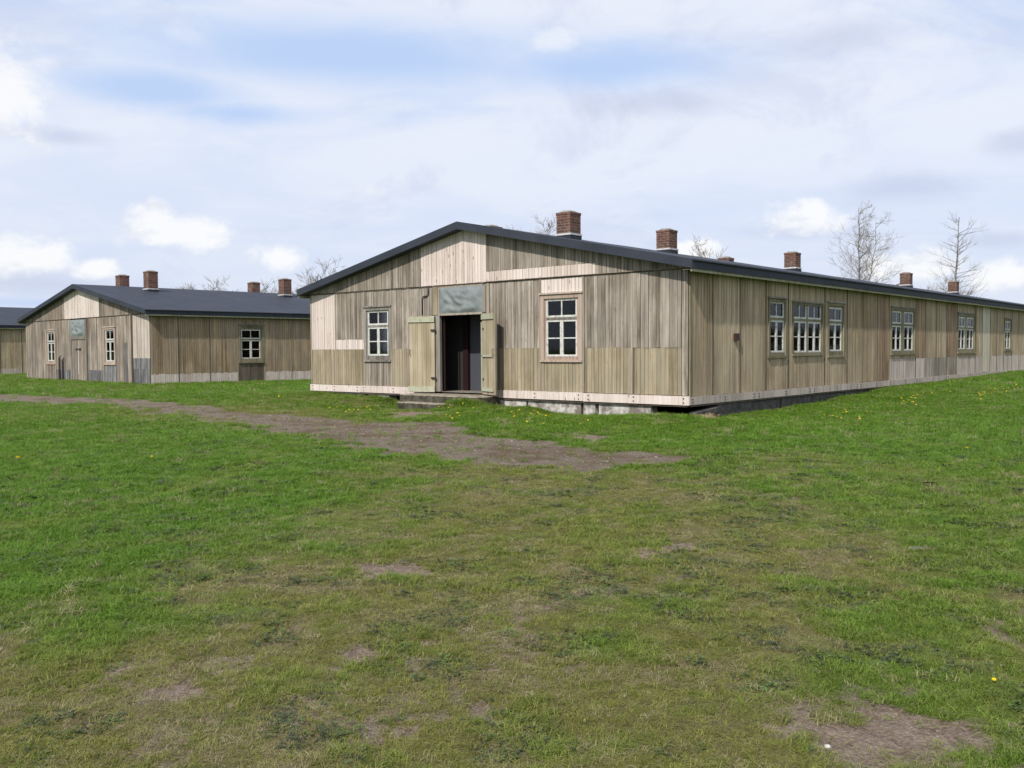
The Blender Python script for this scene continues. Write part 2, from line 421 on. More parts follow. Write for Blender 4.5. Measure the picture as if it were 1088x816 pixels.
def back_walls(root, L, z0=.0):
    class Fb(Face):
        def __init__(s, f): s.f = f
        def P(s, t, z, d): return s.f(t, z, d)
    B1 = Fb(lambda t, z, d: (L + d, t, z)); B2 = Fb(lambda t, z, d: (t, W + d, z))
    k = 0
    while k < W - .1:
        t1 = min(k + 2.4, W)
        if k < W / 2 < t1: panel(root, B1, k, W / 2, z0, 2, 'grey', slope=True, pw=.3); panel(root, B1, W / 2, t1, z0, 2, 'grey', slope=True, pw=.3)
        else: panel(root, B1, k, t1, z0, 2, 'grey', slope=True, pw=.3)
        k = t1
    k = 0
    while k < L - .1:
        t1 = min(k + 4.8, L); panel(root, B2, k, t1, z0, 2.86, 'tan', pw=.3); k = t1
    # room lining: floor, and partitions that keep the rooms dark
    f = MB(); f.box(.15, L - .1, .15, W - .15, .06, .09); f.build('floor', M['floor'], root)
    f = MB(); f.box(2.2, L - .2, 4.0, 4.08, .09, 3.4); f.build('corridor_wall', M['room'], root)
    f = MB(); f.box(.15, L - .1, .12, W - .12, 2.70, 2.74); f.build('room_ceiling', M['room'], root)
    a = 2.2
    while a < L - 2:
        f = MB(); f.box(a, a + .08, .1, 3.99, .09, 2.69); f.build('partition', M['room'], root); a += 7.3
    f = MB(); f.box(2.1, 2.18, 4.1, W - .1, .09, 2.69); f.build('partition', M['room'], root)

def tarp(root, b0, b1, z0, z1, sag=.0):
    nx, nz = 44, 18; mb = MB()
    for j in range(nz + 1):
        for i in range(nx + 1):
            s, t = i / nx, j / nz
            b = b0 + (b1 - b0) * s; z = z0 + (z1 - z0) * t
            n1 = float(fbm(s * 2.2 + 1.6 * t, t * 1.2 - 1.5 * s, 5, 2)); n2 = abs(float(fbm(s * 4.5 - 2.4 * t, t * 1.6 + 2.2 * s, 9, 2)) - .5)
            edge = min(1, 6 * min(s, 1 - s, t, 1 - t))
            mb.v.append((-.03 - edge * (.05 * n1 - .16 * n2 + .03), b, z + (.02 * n1 if j == nz else 0)))
    for j in range(nz):
        for i in range(nx):
            k = j * (nx + 1) + i; mb.f.append((k, k + 1, k + nx + 2, k + nx + 1)); mb.tone.append(.5)
    o = mb.build('transom_sheet', M['tarp'], root, smooth=True)
    return o

TH = 0.71400918
A1 = (3.69643961, 19.1507554)
def make_root(loc, th, z, label, sy=1.0):
    r = empty('timber_barrack', (loc[0], loc[1], z), pi / 2 - th)
    r.scale = (1, sy, 1)
    tag(r, label, 'barrack', 'timber barracks of the camp'); return r

# ================= main barrack
R1 = make_root(A1, TH, 0, 'large weathered wooden barrack with its double door standing open in the gable')
L1 = 47
roof(R1, L1); back_walls(R1, L1)
P = lambda *a, **k: panel(R1, *a, **k)
# gable, upper field
P(G, .0, 2.35, 2.87, 0, 'grey', d=.03, slope=True, bias=-.12)
P(G, 2.35, 5.67, 3.125, 0, 'grey', d=.03, slope=True, bias=-.15)
P(G, 2.35, 5.67, 2.88, 3.12, 'pale', d=.034, label='pale new board strip under the gable boards')
P(G, 5.67, W / 2, 2.87, 0, 'pale', d=.032, slope=True); P(G, W / 2, 8.01, 2.87, 0, 'pale', d=.032, slope=True)
P(G, 8.01, 10.2, 2.87, 0, 'grey', d=.03, slope=True, bias=-.2); P(G, 10.2, W, 2.87, 0, 'grey', d=.03, slope=True, bias=-.05)
mb = MB(); G.box(mb, .0, W, 2.835, 2.868, .0, .035); mb.build('ledge_strip', M['darkstrip'], R1)  # dark strip painted in for the shadow line under the overhanging upper boards
mb = MB(); G.box(mb, .0, 5.66, 2.868, 2.88, .0, .062); mb.build('ledge_strip', M['strip'], R1)
# gable, storey
zm = 1.22
P(G, 11.68, 12.8, zm, ZT, 'pale'); P(G, 11.68, 12.8, .2, zm, 'olive')
P(G, 10.39, 11.66, 1.5, ZT, 'grey'); P(G, 10.39, 11.66, zm, 1.5, 'pale'); P(G, 10.39, 11.66, .2, zm, 'olive')
P(G, 9.25, 10.36, 2.43, ZT, 'grey', bias=.1); P(G, 9.25, 10.36, .2, .87, 'grey', bias=-.05)
P(G, 7.62, 9.22, zm, ZT, 'grey', bias=.05); P(G, 7.62, 9.22, .2, zm, 'olive')
P(G, 5.64, 5.56, zm, ZT, 'grey')
P(G, 3.98, 5.58, zm, ZT, 'grey'); P(G, 3.98, 5.58, .2, zm, 'olive')
P(G, 2.74, 3.95, 2.50, ZT, 'pale'); P(G, 2.74, 3.95, .2, .9, 'olive', bias=-.1)
P(G, 1.42, 2.70, zm, ZT, 'grey', d=.004); P(G, 1.42, 2.70, .2, zm, 'olive')
P(G, .16, 1.38, zm - .01, ZT, 'grey', d=.008, bias=.1); P(G, .16, 1.38, .2, zm - .012, 'olive')
P(G, 0, .15, .2, ZT, 'grey', bias=-.1, pw=.08, d=.012)
for t in (11.67, 10.375, 9.235, 3.965, 2.715, 1.40): batten(R1, G, t, .2, ZT - .004, .04 if t > 9 else .05, .036, 'strip')
for t in (2.70, 1.375): batten(R1, G, t - .03, .2, ZT - .004, .02, .026, 'darkstrip')
mb = MB(); G.box(mb, 12.8, W, .2, ZT, -.05, .03); mb.build('corner_post', M['strip'], R1)
# door surround
mb = MB(); G.box(mb, 7.36, 7.60, .1, ZT - .003, -.06, .02); mb.build('door_post', M['case_grey'], R1)
mb = MB(); G.box(mb, 7.42, 7.60, 2.10, ZT - .004, .02, .034); mb.build('door_post_board', M['olive'], R1)
mb = MB(); G.box(mb, 5.59, 5.82, .1, ZT - .003, -.06, .02); mb.build('door_post', M['grey'], R1)
mb = MB(); G.box(mb, 5.60, 5.67, 1.0, ZT - .004, .02, .04); mb.build('door_post_board', M['strip'], R1)
mb = MB(); G.box(mb, 5.82, 7.36, 2.08, 2.13, -.06, .05); mb.build('door_lintel', M['strip'], R1)
mb = MB(); G.box(mb, 5.82, 7.36, 2.77, ZT - .003, -.06, .03); G.box(mb, 7.33, 7.36, 2.13, 2.77, 0, .045); G.box(mb, 5.72, 5.80, 2.13, 2.78, .022, .045); mb.build('transom_frame', M['strip'], R1)
tarp(R1, 5.80, 7.35, 2.12, 2.785)
# vestibule behind the doorway
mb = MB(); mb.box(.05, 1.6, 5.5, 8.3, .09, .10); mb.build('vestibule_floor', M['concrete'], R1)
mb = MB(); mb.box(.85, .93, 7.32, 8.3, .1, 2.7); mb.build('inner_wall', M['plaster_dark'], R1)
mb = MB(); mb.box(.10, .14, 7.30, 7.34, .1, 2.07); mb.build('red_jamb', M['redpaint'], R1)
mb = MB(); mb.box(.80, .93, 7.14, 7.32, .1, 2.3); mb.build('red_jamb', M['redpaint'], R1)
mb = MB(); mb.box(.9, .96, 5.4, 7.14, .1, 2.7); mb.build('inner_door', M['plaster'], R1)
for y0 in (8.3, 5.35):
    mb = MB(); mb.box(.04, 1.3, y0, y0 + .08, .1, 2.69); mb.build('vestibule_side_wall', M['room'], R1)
def leaf(hinge, ang, side, ledges, edge=False, w=.78, h=2.0):
    # x along the leaf from its hinge, 'side' = which y face carries the ledges
    mb = MB(); n = 6; pw = w / n
    for i in range(n): mb.box(i * pw + .003, (i + 1) * pw - .003, -.015, .015 + random.uniform(-.002, .002), 0, h, random.random())
    mb.box(.01, w - .01, -.004, .004, .01, h - .01, -1)
    o = mb.build('door_leaf', M['door'], R1); o.location = (-hinge[0], hinge[1], .08); o.rotation_euler = (0, 0, ang)
    y0, y1 = (.018, .045) if side > 0 else (-.045, -.018)
    for z0, z1, ext in ledges:
        l = MB(); l.box(.0, w + ext, y0, y1, z0, z1); l.build('ledge', M['ledge'], o)
    if edge:
        l = MB(); l.box(-.01, .05, y0, y1 + (.002 if side > 0 else 0), .15, 1.8); l.build('edge_strip', M['ledge'], o)
    l = MB(); l.box(w - .005, w + .02, -.016, .02, .01, h - .01); l.build('edge_batten', M['case_grey'], o)
    hh = MB(); yy = .03 * side
    hh.tube([(w - .05, yy, .98), (w - .05, yy + .05 * side, .98), (w - .05, yy + .05 * side, 1.12), (w - .05, yy, 1.12)], .009, n=6); hh.build('handle', M['iron'], o)
    for z in (.35, 1.6):
        hh = MB(); hh.box(-.03, .10, min(yy, 0), max(yy, 0) + .02 * (side > 0), z, z + .05); hh.build('hinge', M['iron'], o)
    return o
leaf((.06, 7.50), radians(90 + 16), 1, [(1.84, 1.98, .02), (.01, .15, .02)])
leaf((.06, 5.80), radians(-90 - 23), -1, [(1.86, 1.98, -.1), (.93, .98, -.14), (.08, .16, -.1)], edge=True)
mb = MB(); mb.tube([(-.05, 7.98, 2.12), (-.05, 7.98, 2.55), (-.05, 7.94, 2.60), (-.05, 7.80, 2.61), (-.05, 7.75, 2.66), (-.05, 7.75, 2.82)], .016, n=8); mb.build('conduit', M['iron'], R1, smooth=True)
# base boards
def base_board(root, fc, t0, t1, z0, z1, d, mat='pale2', step=3.1, bolts=True):
    t = t0
    while t < t1 - .1:
        e = min(t + step * random.uniform(.8, 1.15), t1)
        if t1 - e < .6: e = t1
        mb = MB(); j = random.uniform(-.006, .006); fc.box(mb, t + .004, e - .004, z0 + j, z1 + j, .0, d + abs(j), .5 + random.uniform(-.2, .3)); o = mb.build('base_board', M[mat], root)
        if bolts:
            for q in (t + .12, (t + e) / 2, e - .15):
                for zz in (z0 + .05, z1 - .05):
                    b = MB(); fc.box(b, q - .012, q + .012, zz - .012, zz + .012, d, d + .018, .2); b.build('bolt', M['iron'], o)
        t = e
base_board(R1, G, -.03, 5.55, .0, .19, .05, 'pale'); base_board(R1, G, 7.75, W + .03, .0, .19, .05, 'pale')
base_board(R1, S, -.05, L1, .0, .17, .045, 'pale2')
mb = MB(); G.box(mb, .02, 5.55, -.04, -.002, -.05, .03); G.box(mb, 8.7, W - .02, -.04, -.002, -.05, .03); S.box(mb, .05, L1, -.04, -.002, -.05, .025); mb.build('sill_beam', M['darkstrip'], R1)
# foundations
mb = MB()
for b0, b1 in ((.95, 2.32), (2.42, 2.75), (2.82, 4.4), (4.45, 5.5), (9.4, 10.2), (10.6, 11.7)): mb.box(.0 + random.uniform(0, .03), .3, b0, b1, -.6, -.045)
mb.build('foundation', M['whitewash'], R1)
mb = MB()
a = 1.25
while a < 24:
    e = a + random.uniform(.9, 1.9); mb.box(a, e - .04, random.uniform(.0, .04), .35, -.7, -.045 - random.uniform(0, .02)); a = e
mb.box(24, L1, .02, .3, -.6, -.045); mb.build('foundation', M['stone'], R1)
# side wall
cuts = [0, .97, 2.23, 3.55, 4.80, 7.08, 8.66, 9.86, 11.03, 12.09, 14.62, 15.6, 16.83, 18.04, 19.3, 21.8, 22.8, 23.98, 25.05, 26.2, 27.62, 28.9, 30.1]
while cuts[-1] < L1 - 1.4: cuts.append(cuts[-1] + 1.2)
cuts.append(L1)
wins = {3.55: (3.68, 4.68, .94, 2.42), 4.80: (5.03, 6.94, .98, 2.37), 7.08: (7.28, 8.44, .92, 2.44), 12.09: (12.22, 14.52, .94, 2.46), 19.3: (19.4, 21.7, .94, 2.46), 26.2: (26.3, 27.54, .98, 2.42),
        }
for c0, c1 in zip(cuts, cuts[1:]):
    mat = 'tan'; low = None
    if abs(c0 - 11.03) < .01 or abs(c0 - 14.62) < .01 or abs(c0 - 18.04) < .01: mat = 'red'
    if c0 > 12: low = 'pale2'
    if 14.5 < c0 < 19: low = 'grey' if c0 > 15.5 else 'pale2'
    if abs(c0 - 22.8) < .01: mat = 'beige'; low = None
    if c0 in (24.0, 25.05) or c0 > 28: low = 'pale2'
    if abs(c0 - 16.83) < .01 or abs(c0 - 15.6) < .01: low = 'grey'
    bias = random.uniform(-.18, .18)
    zl = .82 if low else .18
    if low: P(S, c0 + .01, c1 - .01, .17, zl, low, spread=.8, bias=.05)
    w = wins.get(c0)
    if w:
        t0, t1, z0, z1 = w
        P(S, c0 + .01, t0, zl, ZT + .02, mat, bias=bias); P(S, t1, c1 - .01, zl, ZT + .02, mat, bias=bias)
        P(S, t0, t1, z1, ZT + .02, mat, bias=bias)
        if z0 - zl > .03: P(S, t0, t1, zl, z0, 'tan', bias=bias + .05)
    else: P(S, c0 + .01, c1 - .01, zl, ZT + .02, mat, bias=bias, pw=.12 if mat != 'beige' else .6)
    if c0 > 0:
        batten(R1, S, c0, .17, ZT + .015, .035, .034, 'darkstrip' if random.random() < .7 else 'case_olive')
batten(R1, S, .03, .17, ZT + .01, .06, .036, 'case_olive')
window(R1, S, 3.68, 4.68, .94, 2.42, 'case_olive', inset=(.09, .09, .14, .11), cap=True)
window(R1, S, 5.03, 6.94, .98, 2.37, 'case_olive', bays=[(5.09, 5.93), (6.02, 6.87)], inset=(.06, .06, .09, .05), cw=.05)
window(R1, S, 7.28, 8.44, .92, 2.44, 'case_olive', inset=(.12, .14, .17, .16))
window(R1, S, 12.22, 14.52, .94, 2.46, 'case_olive', bays=[(12.35, 13.22), (13.5, 14.37)], inset=(.1, .1, .14, .14))
window(R1, S, 19.4, 21.7, .94, 2.46, 'case_olive', bays=[(19.52, 20.4), (20.68, 21.56)], inset=(.1, .1, .16, .16))
window(R1, S, 26.3, 27.54, .98, 2.42, 'case_olive', inset=(.16, .16, .12, .14))
window(R1, G, 9.25, 10.37, .87, 2.43, 'case_grey', inset=(.13, .13, .17, .14), cw=.09)
window(R1, G, 2.74, 3.95, .89, 2.51, 'case_pink', inset=(.16, .14, .13, .15), cw=.10)
mb = MB(); S.box(mb, 1.93, 2.09, 1.36, 1.52, .022, .09); mb.build('red_box', M['redbox'], R1)
chimney(R1, 2.7, 8.0, top=4.73)
for a, b in ((2.7, 5.2), (7.67, 5.2), (16.8, 5.2), (16.8, 8.0), (30, 5.2), (38, 5.2), (38, 8.0)): chimney(R1, a, b)

# ================= second barrack
R2 = make_root((-14.52, 36.85), .77119, -.133, 'grey wooden barrack behind on the left, with a closed plank door in its gable', 14.30 / W)
L2 = 38
roof(R2, L2); back_walls(R2, L2)
P = lambda *a, **k: panel(R2, *a, **k)
P(G, 0, 4.39, 2.87, 0, 'old', d=.03, slope=True); P(G, 4.39, W / 2, 2.87, 0, 'pale', d=.032, slope=True); P(G, W / 2, 8.0, 2.87, 0, 'pale', d=.032, slope=True)
P(G, 8.0, W, 2.87, 0, 'old', d=.03, slope=True, bias=.1)
mb = MB(); G.box(mb, .0, W, 2.84, 2.868, .0, .035); mb.build('ledge_strip', M['darkstrip'], R2)  # same dark strip for the ledge's shadow line
P(G, .0, 1.44, 1.06, ZT, 'pale2', bias=-.1); P(G, .0, 1.44, .62, 1.06, 'slate', bias=.4, spread=1.6); P(G, .0, 1.44, 0, .62, 'slate', bias=-.1, label='blue grey patch boards low on the gable')
P(G, 1.48, 2.9, 0, ZT, 'old', bias=.15)
P(G, 2.94, 4.06, 2.42, ZT, 'old'); P(G, 2.94, 4.06, 0, .76, 'slate', pw=1.2, bias=-.1)
P(G, 4.1, 5.66, .52, ZT, 'old', bias=.15); P(G, 4.1, 5.66, 0, .52, 'slate')
P(G, 7.5, 9.15, .5, ZT, 'old', bias=.1); P(G, 7.5, 9.15, 0, .5, 'slate')
P(G, 9.19, 10.28, 2.42, ZT, 'old', bias=.2); P(G, 9.19, 10.28, 0, .74, 'old')
P(G, 10.32, 12.8, 0, ZT, 'old', bias=.2)
for t in (1.46, 5.7): batten(R2, G, t, 0, ZT - .004, .12, .05, 'darkstrip')
for t in (2.5, 4.75, 8.0, 10.9): batten(R2, G, t, 0 if t > 9 else .5, ZT - .004, .05, .03, 'case_grey')
P(G, 1.9, 2.12, .0, 1.7, 'slate', d=.012, pw=.2)
for t in (4.08, 9.17, 10.3, 11.7): batten(R2, G, t, 0, ZT - .004, .05, .04, 'strip')
mb = MB(); G.box(mb, 5.66, 5.90, 0, ZT, -.06, .02); G.box(mb, 7.40, 7.5, 0, ZT, -.06, .02); G.box(mb, 5.90, 7.40, 1.9, 2.05, -.06, .03); mb.build('door_frame', M['case_grey'], R2)
mb = MB(); n = 9
for i in range(n): mb.box(-.0, .03 + random.uniform(-.003, .003), 5.92 + i * .164, 5.92 + (i + 1) * .164 - .008, .02, 1.88, random.random())
mb.box(.02, .025, 5.92, 7.39, .02, 1.88, -1)
dr = mb.build('door', M['old'], R2)
mb = MB(); mb.box(-.03, 0, 6.62, 6.68, .3, 1.55); mb.build('door_strip', M['pale'], dr)
mb = MB(); mb.box(-.03, -.002, 6.4, 6.95, 1.42, 1.5); mb.build('hasp', M['iron'], dr)
tarp(R2, 5.90, 7.40, 2.05, 2.80)
for b in (8.25, 8.62):
    mb = MB(); mb.tube([(-.09, b, 0), (-.09, b, .95 + .1 * (b > 8.5)), (-.02, b, 1.05 + .1 * (b > 8.5))], .04, n=8); mb.build('standpipe', M['iron'], R2)
window(R2, G, 2.96, 4.04, .76, 2.42, 'case_pink', inset=(.15, .13, .16, .14), cw=.09)
window(R2, G, 9.2, 10.27, .74, 2.42, 'case_pink', inset=(.13, .15, .16, .14), cw=.09)
cuts = [0, 1.17, 2.55, 3.84, 5.15, 6.49, 7.83]
while cuts[-1] < L2 - 1.5: cuts.append(cuts[-1] + 1.3)
cuts.append(L2)
for c0, c1 in zip(cuts, cuts[1:]):
    bias = random.uniform(-.1, .1)
    if c0 == 3.84:
        P(S, c0, c0 + .05, .0, ZT + .02, 'bright'); P(S, 5.1, c1, .0, ZT + .02, 'bright'); P(S, 3.89, 5.1, 2.48, ZT + .02, 'bright')
        P(S, 3.89, 5.1, .0, .8, 'darkstrip', bias=.3)
    else:
        P(S, c0 + .01, c1 - .01, .4, ZT + .02, 'bright', bias=bias); P(S, c0 + .01, c1 - .01, 0, .42, 'pale', spread=.4, bias=-.25)
    if c0: batten(R2, S, c0, 0 if c0 > 3 else .0, ZT + .01, .04, .034, 'strip' if c0 > 3 else 'darkstrip')
window(R2, S, 3.89, 5.1, .8, 2.48, 'case_olive', inset=(.13, .15, .2, .22), cw=.09)
for a, b in ((2.7, 8.0), (2.7, 5.2), (9.85, 8.0), (9.85, 5.2), (24, 5.2), (24, 8.0)): chimney(R2, a, b, top=5.08)
mb = MB(); mb.box(.02, .3, .05, W - .05, -.6, -.01); mb.box(.3, L2, .02, .3, -.6, -.01); mb.build('foundation', M['stone'], R2)

# ================= third barrack (cut by the photo's left edge)
R3 = make_root((-33.2, 54.6), .765, -.12, 'farthest wooden barrack, mostly cut off at the left edge behind the grey one')
L3 = 34
roof(R3, L3); back_walls(R3, L3)
P = lambda *a, **k: panel(R3, *a, **k)
for c0, c1 in ((0, 3.2), (3.2, W / 2), (W / 2, 9.6), (9.6, W)): P(G, c0, c1, 0, 0, 'grey', slope=True)
cuts = [0]
while cuts[-1] < L3 - 1.5: cuts.append(cuts[-1] + 1.25)
cuts.append(L3)
for i, (c0, c1) in enumerate(zip(cuts, cuts[1:])):
    z = .32 if i % 3 else .0
    P(S, c0 + .01, c1 - .01, z, ZT + .02, 'red' if i in (4,) else 'tan', bias=random.uniform(-.1, .1))
    if z: P(S, c0 + .01, c1 - .01, 0, z, 'pale2')
    if c0: batten(R3, S, c0, 0, ZT + .01, .04, .034, 'darkstrip')
for a, b in ((14, 5.2), (22, 8.0)): chimney(R3, a, b)
mb = MB(); mb.box(.02, .3, .05, W - .05, -.6, -.01); mb.box(.3, L3, .02, .3, -.6, -.01); mb.build('foundation', M['stone'], R3)

# ------------------------------------------------------------------ terrain
u1 = np.array([sin(TH), cos(TH)]); v1 = np.array([-cos(TH), sin(TH)])
def L2W(a, b, A=A1, th=TH):
    return (A[0] + a * sin(th) - b * cos(th), A[1] + a * cos(th) + b * sin(th))
ctrl = [(0, 0, -.33), (0, 3, -.33), (0, 7, -.32), (-6, 8, -.32), (6, 8, -.3), (0, 12, -.31), (-8, 14, -.31), (10, 14, -.27), (-4, 18, -.31), (3, 16, -.30), (16, 20, -.2), (-14, 22, -.28),
        (-20, 10, -.3), (25, 12, -.2), (-25, 28, -.2), (-40, 40, -.15), (40, 30, 0), (60, 60, .1), (0, 80, 0), (-60, 80, -.1), (0, -20, -.35)]
for a, b, z in ((-.3, 0, -.22), (-.3, 3, -.34), (-.3, 5, -.30), (-1.3, 7.8, -.34), (-1.3, 7.0, -.34), (-1.3, 6.3, -.32), (-.9, 8.4, -.30), (-.9, 5.5, -.03), (-.4, 5.0, -.10), (-.9, 5.9, -.04), (-1.7, 5.6, -.25), (-.3, 10, -.12), (-.3, 12.85, -.08), (1, -.4, -.36), (3.5, -.4, -.33), (6.5, -.4, -.27), (9, -.4, -.17),
                (12, -.4, -.06), (16, -.3, -.05), (20, -.3, -.01), (24, -.3, .03), (28, -.3, .07), (40, -.3, .12), (20, -4, -.08), (28, -5, .0), (10, -4, -.16), (-4, 6, -.3), (-4, 12, -.2), (2, 14, -.12), (10, 16, -.12)):
    ctrl.append((*L2W(a, b), z))
ctrl.append((*L2W(24, -.3), .03))
for a, b, z in ((-.3, 0, -.13), (-.3, 6, -.13), (-.3, 13, -.14), (3, -.3, -.14), (8, -.3, -.17), (14, -.3, -.17), (-4, 5, -.2), (4, -5, -.18)):
    ctrl.append((*L2W(a, b, (-14.52, 36.85), .771), z))
for a, b, z in ((5, -.3, -.12), (12, -.3, -.12), (-3, 3, -.14)): ctrl.append((*L2W(a, b, (-33.2, 54.6), .765), z))
ctrl = np.array(ctrl)
def gz_base(x, y):
    x = np.asarray(x, float); y = np.asarray(y, float)
    num = np.zeros_like(x); den = np.zeros_like(x)
    for cx, cy, cz in ctrl:
        d2 = (x - cx) ** 2 + (y - cy) ** 2
        w = 1 / (d2 + .12) ** 1.7; num += w * cz; den += w
    return num / den
# masks ------------------------------------------------------------
def poly_dist(px, py, poly):
    """signed distance (positive inside) to polygon"""
    poly = np.array(poly); n = len(poly)
    d = np.full(px.shape, 1e9); ins = np.zeros(px.shape, bool)
    for i in range(n):
        x0, y0 = poly[i]; x1, y1 = poly[(i + 1) % n]
        ex, ey = x1 - x0, y1 - y0; L = ex * ex + ey * ey + 1e-12
        t = np.clip(((px - x0) * ex + (py - y0) * ey) / L, 0, 1)
        d = np.minimum(d, (px - x0 - t * ex) ** 2 + (py - y0 - t * ey) ** 2)
        c = ((y0 > py) != (y1 > py)) & (px < (x1 - x0) * (py - y0) / (y1 - y0 + 1e-12) + x0); ins ^= c
    d = np.sqrt(d); return np.where(ins, d, -d)
path_px = [(-60, 417), (0, 419), (80, 422), (147, 425), (198, 431), (260, 438), (330, 441), (400, 446), (473, 450), (521, 461), (584, 471), (657, 479), (738, 487),
           (676, 494), (620, 498), (547, 497), (473, 488), (400, 479), (331, 468), (228, 447), (147, 437), (80, 431), (0, 427), (-60, 424)]
path_w = [gnd(x, y, -.20 if y < 430 else (-.26 if y < 450 else -.30)) for x, y in path_px]
bare_px = [(415, 597, 58, 12, 1), (630, 464, 22, 6, 1), (598, 460, 9, 4, .8), (960, 775, 95, 26, 1), (865, 768, 40, 12, .9), (925, 735, 22, 22, .7), (1075, 672, 45, 14, .8), (718, 580, 24, 9, .9), (690, 612, 26, 8, .5),
           (445, 742, 40, 8, 1), (365, 690, 42, 9, .9), (140, 740, 34, 9, .9), (330, 745, 50, 8, .5), (240, 695, 40, 10, .6), (95, 710, 40, 10, .5), (560, 780, 45, 8, .4), (500, 630, 60, 12, .4), (160, 660, 60, 10, .5),
           (530, 690, 60, 10, .5), (620, 690, 40, 14, .45), (600, 540, 90, 14, .35), (45, 770, 40, 14, .5), (250, 770, 60, 12, .5), (1010, 720, 60, 12, .4), (820, 520, 40, 6, .5), (785, 474, 12, 3, .7), (765, 460, 14, 4, .6), (1035, 466, 40, 3, .6), (950, 462, 40, 4, .5),
           (440, 440, 30, 4, .9), (500, 432, 18, 4, .9), (540, 452, 12, 3, .7), (400, 436, 30, 3, .6), (705, 448, 9, 3, .8), (748, 444, 6, 4, .8), (1075, 585, 30, 8, .35), (880, 560, 50, 7, .35), (700, 760, 20, 8, .6), (1070, 800, 30, 12, .6), (760, 640, 30, 6, .4)]
lush_pts = [(50, 500, 1), (150, 540, 1), (30, 590, 1), (250, 520, .95), (300, 485, .85), (120, 460, .95), (1000, 430, 1), (850, 450, 1), (1080, 470, .9), (600, 450, .85), (200, 415, .75), (380, 432, .6), (700, 450, .85), (60, 408, .7), (300, 412, 1),
            (1050, 560, .65), (350, 560, .6), (420, 510, .55), (900, 520, .55), (1000, 520, .6), (450, 560, .35), (700, 540, .35), (850, 560, .42), (550, 650, .2), (800, 650, .42), (650, 700, .25), (640, 790, .42), (950, 650, .5), (300, 620, .35),
            (1000, 690, .6), (750, 750, .4), (870, 700, .55), (1080, 620, .6), (100, 720, .12), (250, 700, .18), (400, 640, .08), (350, 760, .15), (500, 720, .12), (100, 790, .18), (550, 540, .12), (520, 600, .08), (250, 800, .15), (650, 600, .12), (180, 620, .5), (60, 640, .5), (0, 680, .3),
            (300, 440, .4), (500, 510, .2), (760, 500, .5), (640, 560, .1), (600, 620, .1), (900, 600, .4), (850, 780, .5), (680, 650, .2)]
bare_w = []
for x, y, rx, ry, s in bare_px:
    cx, cy = gnd(x, y); ex, ey = gnd(x + rx, y); fx, fy = gnd(x, y - ry); bx_, by_ = gnd(x, y + ry)
    bare_w.append((cx, (fy + by_) / 2, abs(ex - cx) + .02, (fy - by_) / 2 + .03, s))
lush_w = [(*gnd(x, y), s) for x, y, s in lush_pts]
tracks_px = [[(330, 830), (455, 735), (560, 660), (625, 590), (668, 520), (700, 488)], [(60, 800), (230, 700), (380, 620), (500, 560), (560, 500)], [(760, 830), (800, 700), (760, 590), (720, 510)], [(1090, 640), (900, 600), (760, 545)], [(0, 560), (180, 520), (330, 470)]]
tracks_w = [[gnd(a, b) for a, b in t_] for t_ in tracks_px]
def masks(x, y):
    n1 = fbm(x * 1.3, y * 1.3, 3, 4); n2 = fbm(x * 4.5, y * 4.5, 21, 4); n3 = fbm(x * .35, y * .35, 40, 3)
    wx = x + (fbm(x * 1.7, y * 1.7, 60, 3) - .5) * .7 + (n2 - .5) * .5
    wy = y + (fbm(x * 1.7, y * 1.7, 70, 3) - .5) * .9 + (n2 - .5) * .6
    n5 = fbm(x * 13, y * 13, 140, 3)
    # path
    d = poly_dist(wx, wy, path_w)
    tr_ = np.zeros_like(x)
    for tx in tracks_w:
        for k in range(len(tx) - 1):
            (x0, y0), (x1, y1) = tx[k], tx[k + 1]; ex, ey = x1 - x0, y1 - y0
            q = np.clip(((wx - x0) * ex + (wy - y0) * ey) / (ex * ex + ey * ey), 0, 1)
            tr_ = np.maximum(tr_, 1 - sstep(.05, .42, np.hypot(wx - x0 - q * ex, wy - y0 - q * ey)))
    path = sstep(-.5, .7, d + (n1 - .5) * 1.4 + (n2 - .5) * 1.0)
    # lushness: smooth blend of samples; distances shrink with range from the yard's near end
    num = np.zeros_like(x); den = np.full_like(x, 1e-9)
    for cx, cy, s in lush_w:
        q = ((x - cx) ** 2 + (y - cy) ** 2) / (.25 + (cy * .09) ** 2); w = 1 / (q + .15) ** 1.8; num += w * s; den += w
    lush = num / den
    bare = np.zeros_like(x)
    for cx, cy, rx, ry, s in bare_w:
        q = np.sqrt(((wx - cx) / rx) ** 2 + ((wy - cy) / ry) ** 2); bare = np.maximum(bare, s * (1 - sstep(.55, 1.25, q + (n2 - .5) * 1.6 + (n5 - .5) * 1.1)))
    extra = sstep(.53, .64, n2 * .6 + n1 * .4 + .035 * tr_) * (1 - sstep(.15, .5, lush)) * .52
    bare = np.clip(np.maximum(bare, extra), 0, 1)
    n4 = fbm(x * 2.2 + 3, y * 2.2, 120, 4)
    lush = sstep(.05, .95, lush) - .28 * tr_ * (1 - path)
    lush = np.clip(lush + (n4 - .50) * 1.3 * (1 - .55 * np.clip(lush, 0, 1)) + (n1 - .5) * .6 + (n3 - .5) * .25, 0, 1)
    dry = sstep(.5, .68, fbm(x * 2.6, y * 2.6, 90, 4)) * (1 - .75 * lush)
    return path, bare, lush, dry
def gz(x, y):
    x = np.asarray(x, float); y = np.asarray(y, float)
    r = np.sqrt(x * x + y * y); far = sstep(80, 300, r)
    z = gz_base(x, y) * (1 - far)
    z = z + (fbm(x * .8, y * .8, 50, 3) - .5) * .05 + (fbm(x * 5, y * 5, 55, 3) - .5) * .03 * (1 - sstep(15, 40, r))
    return z

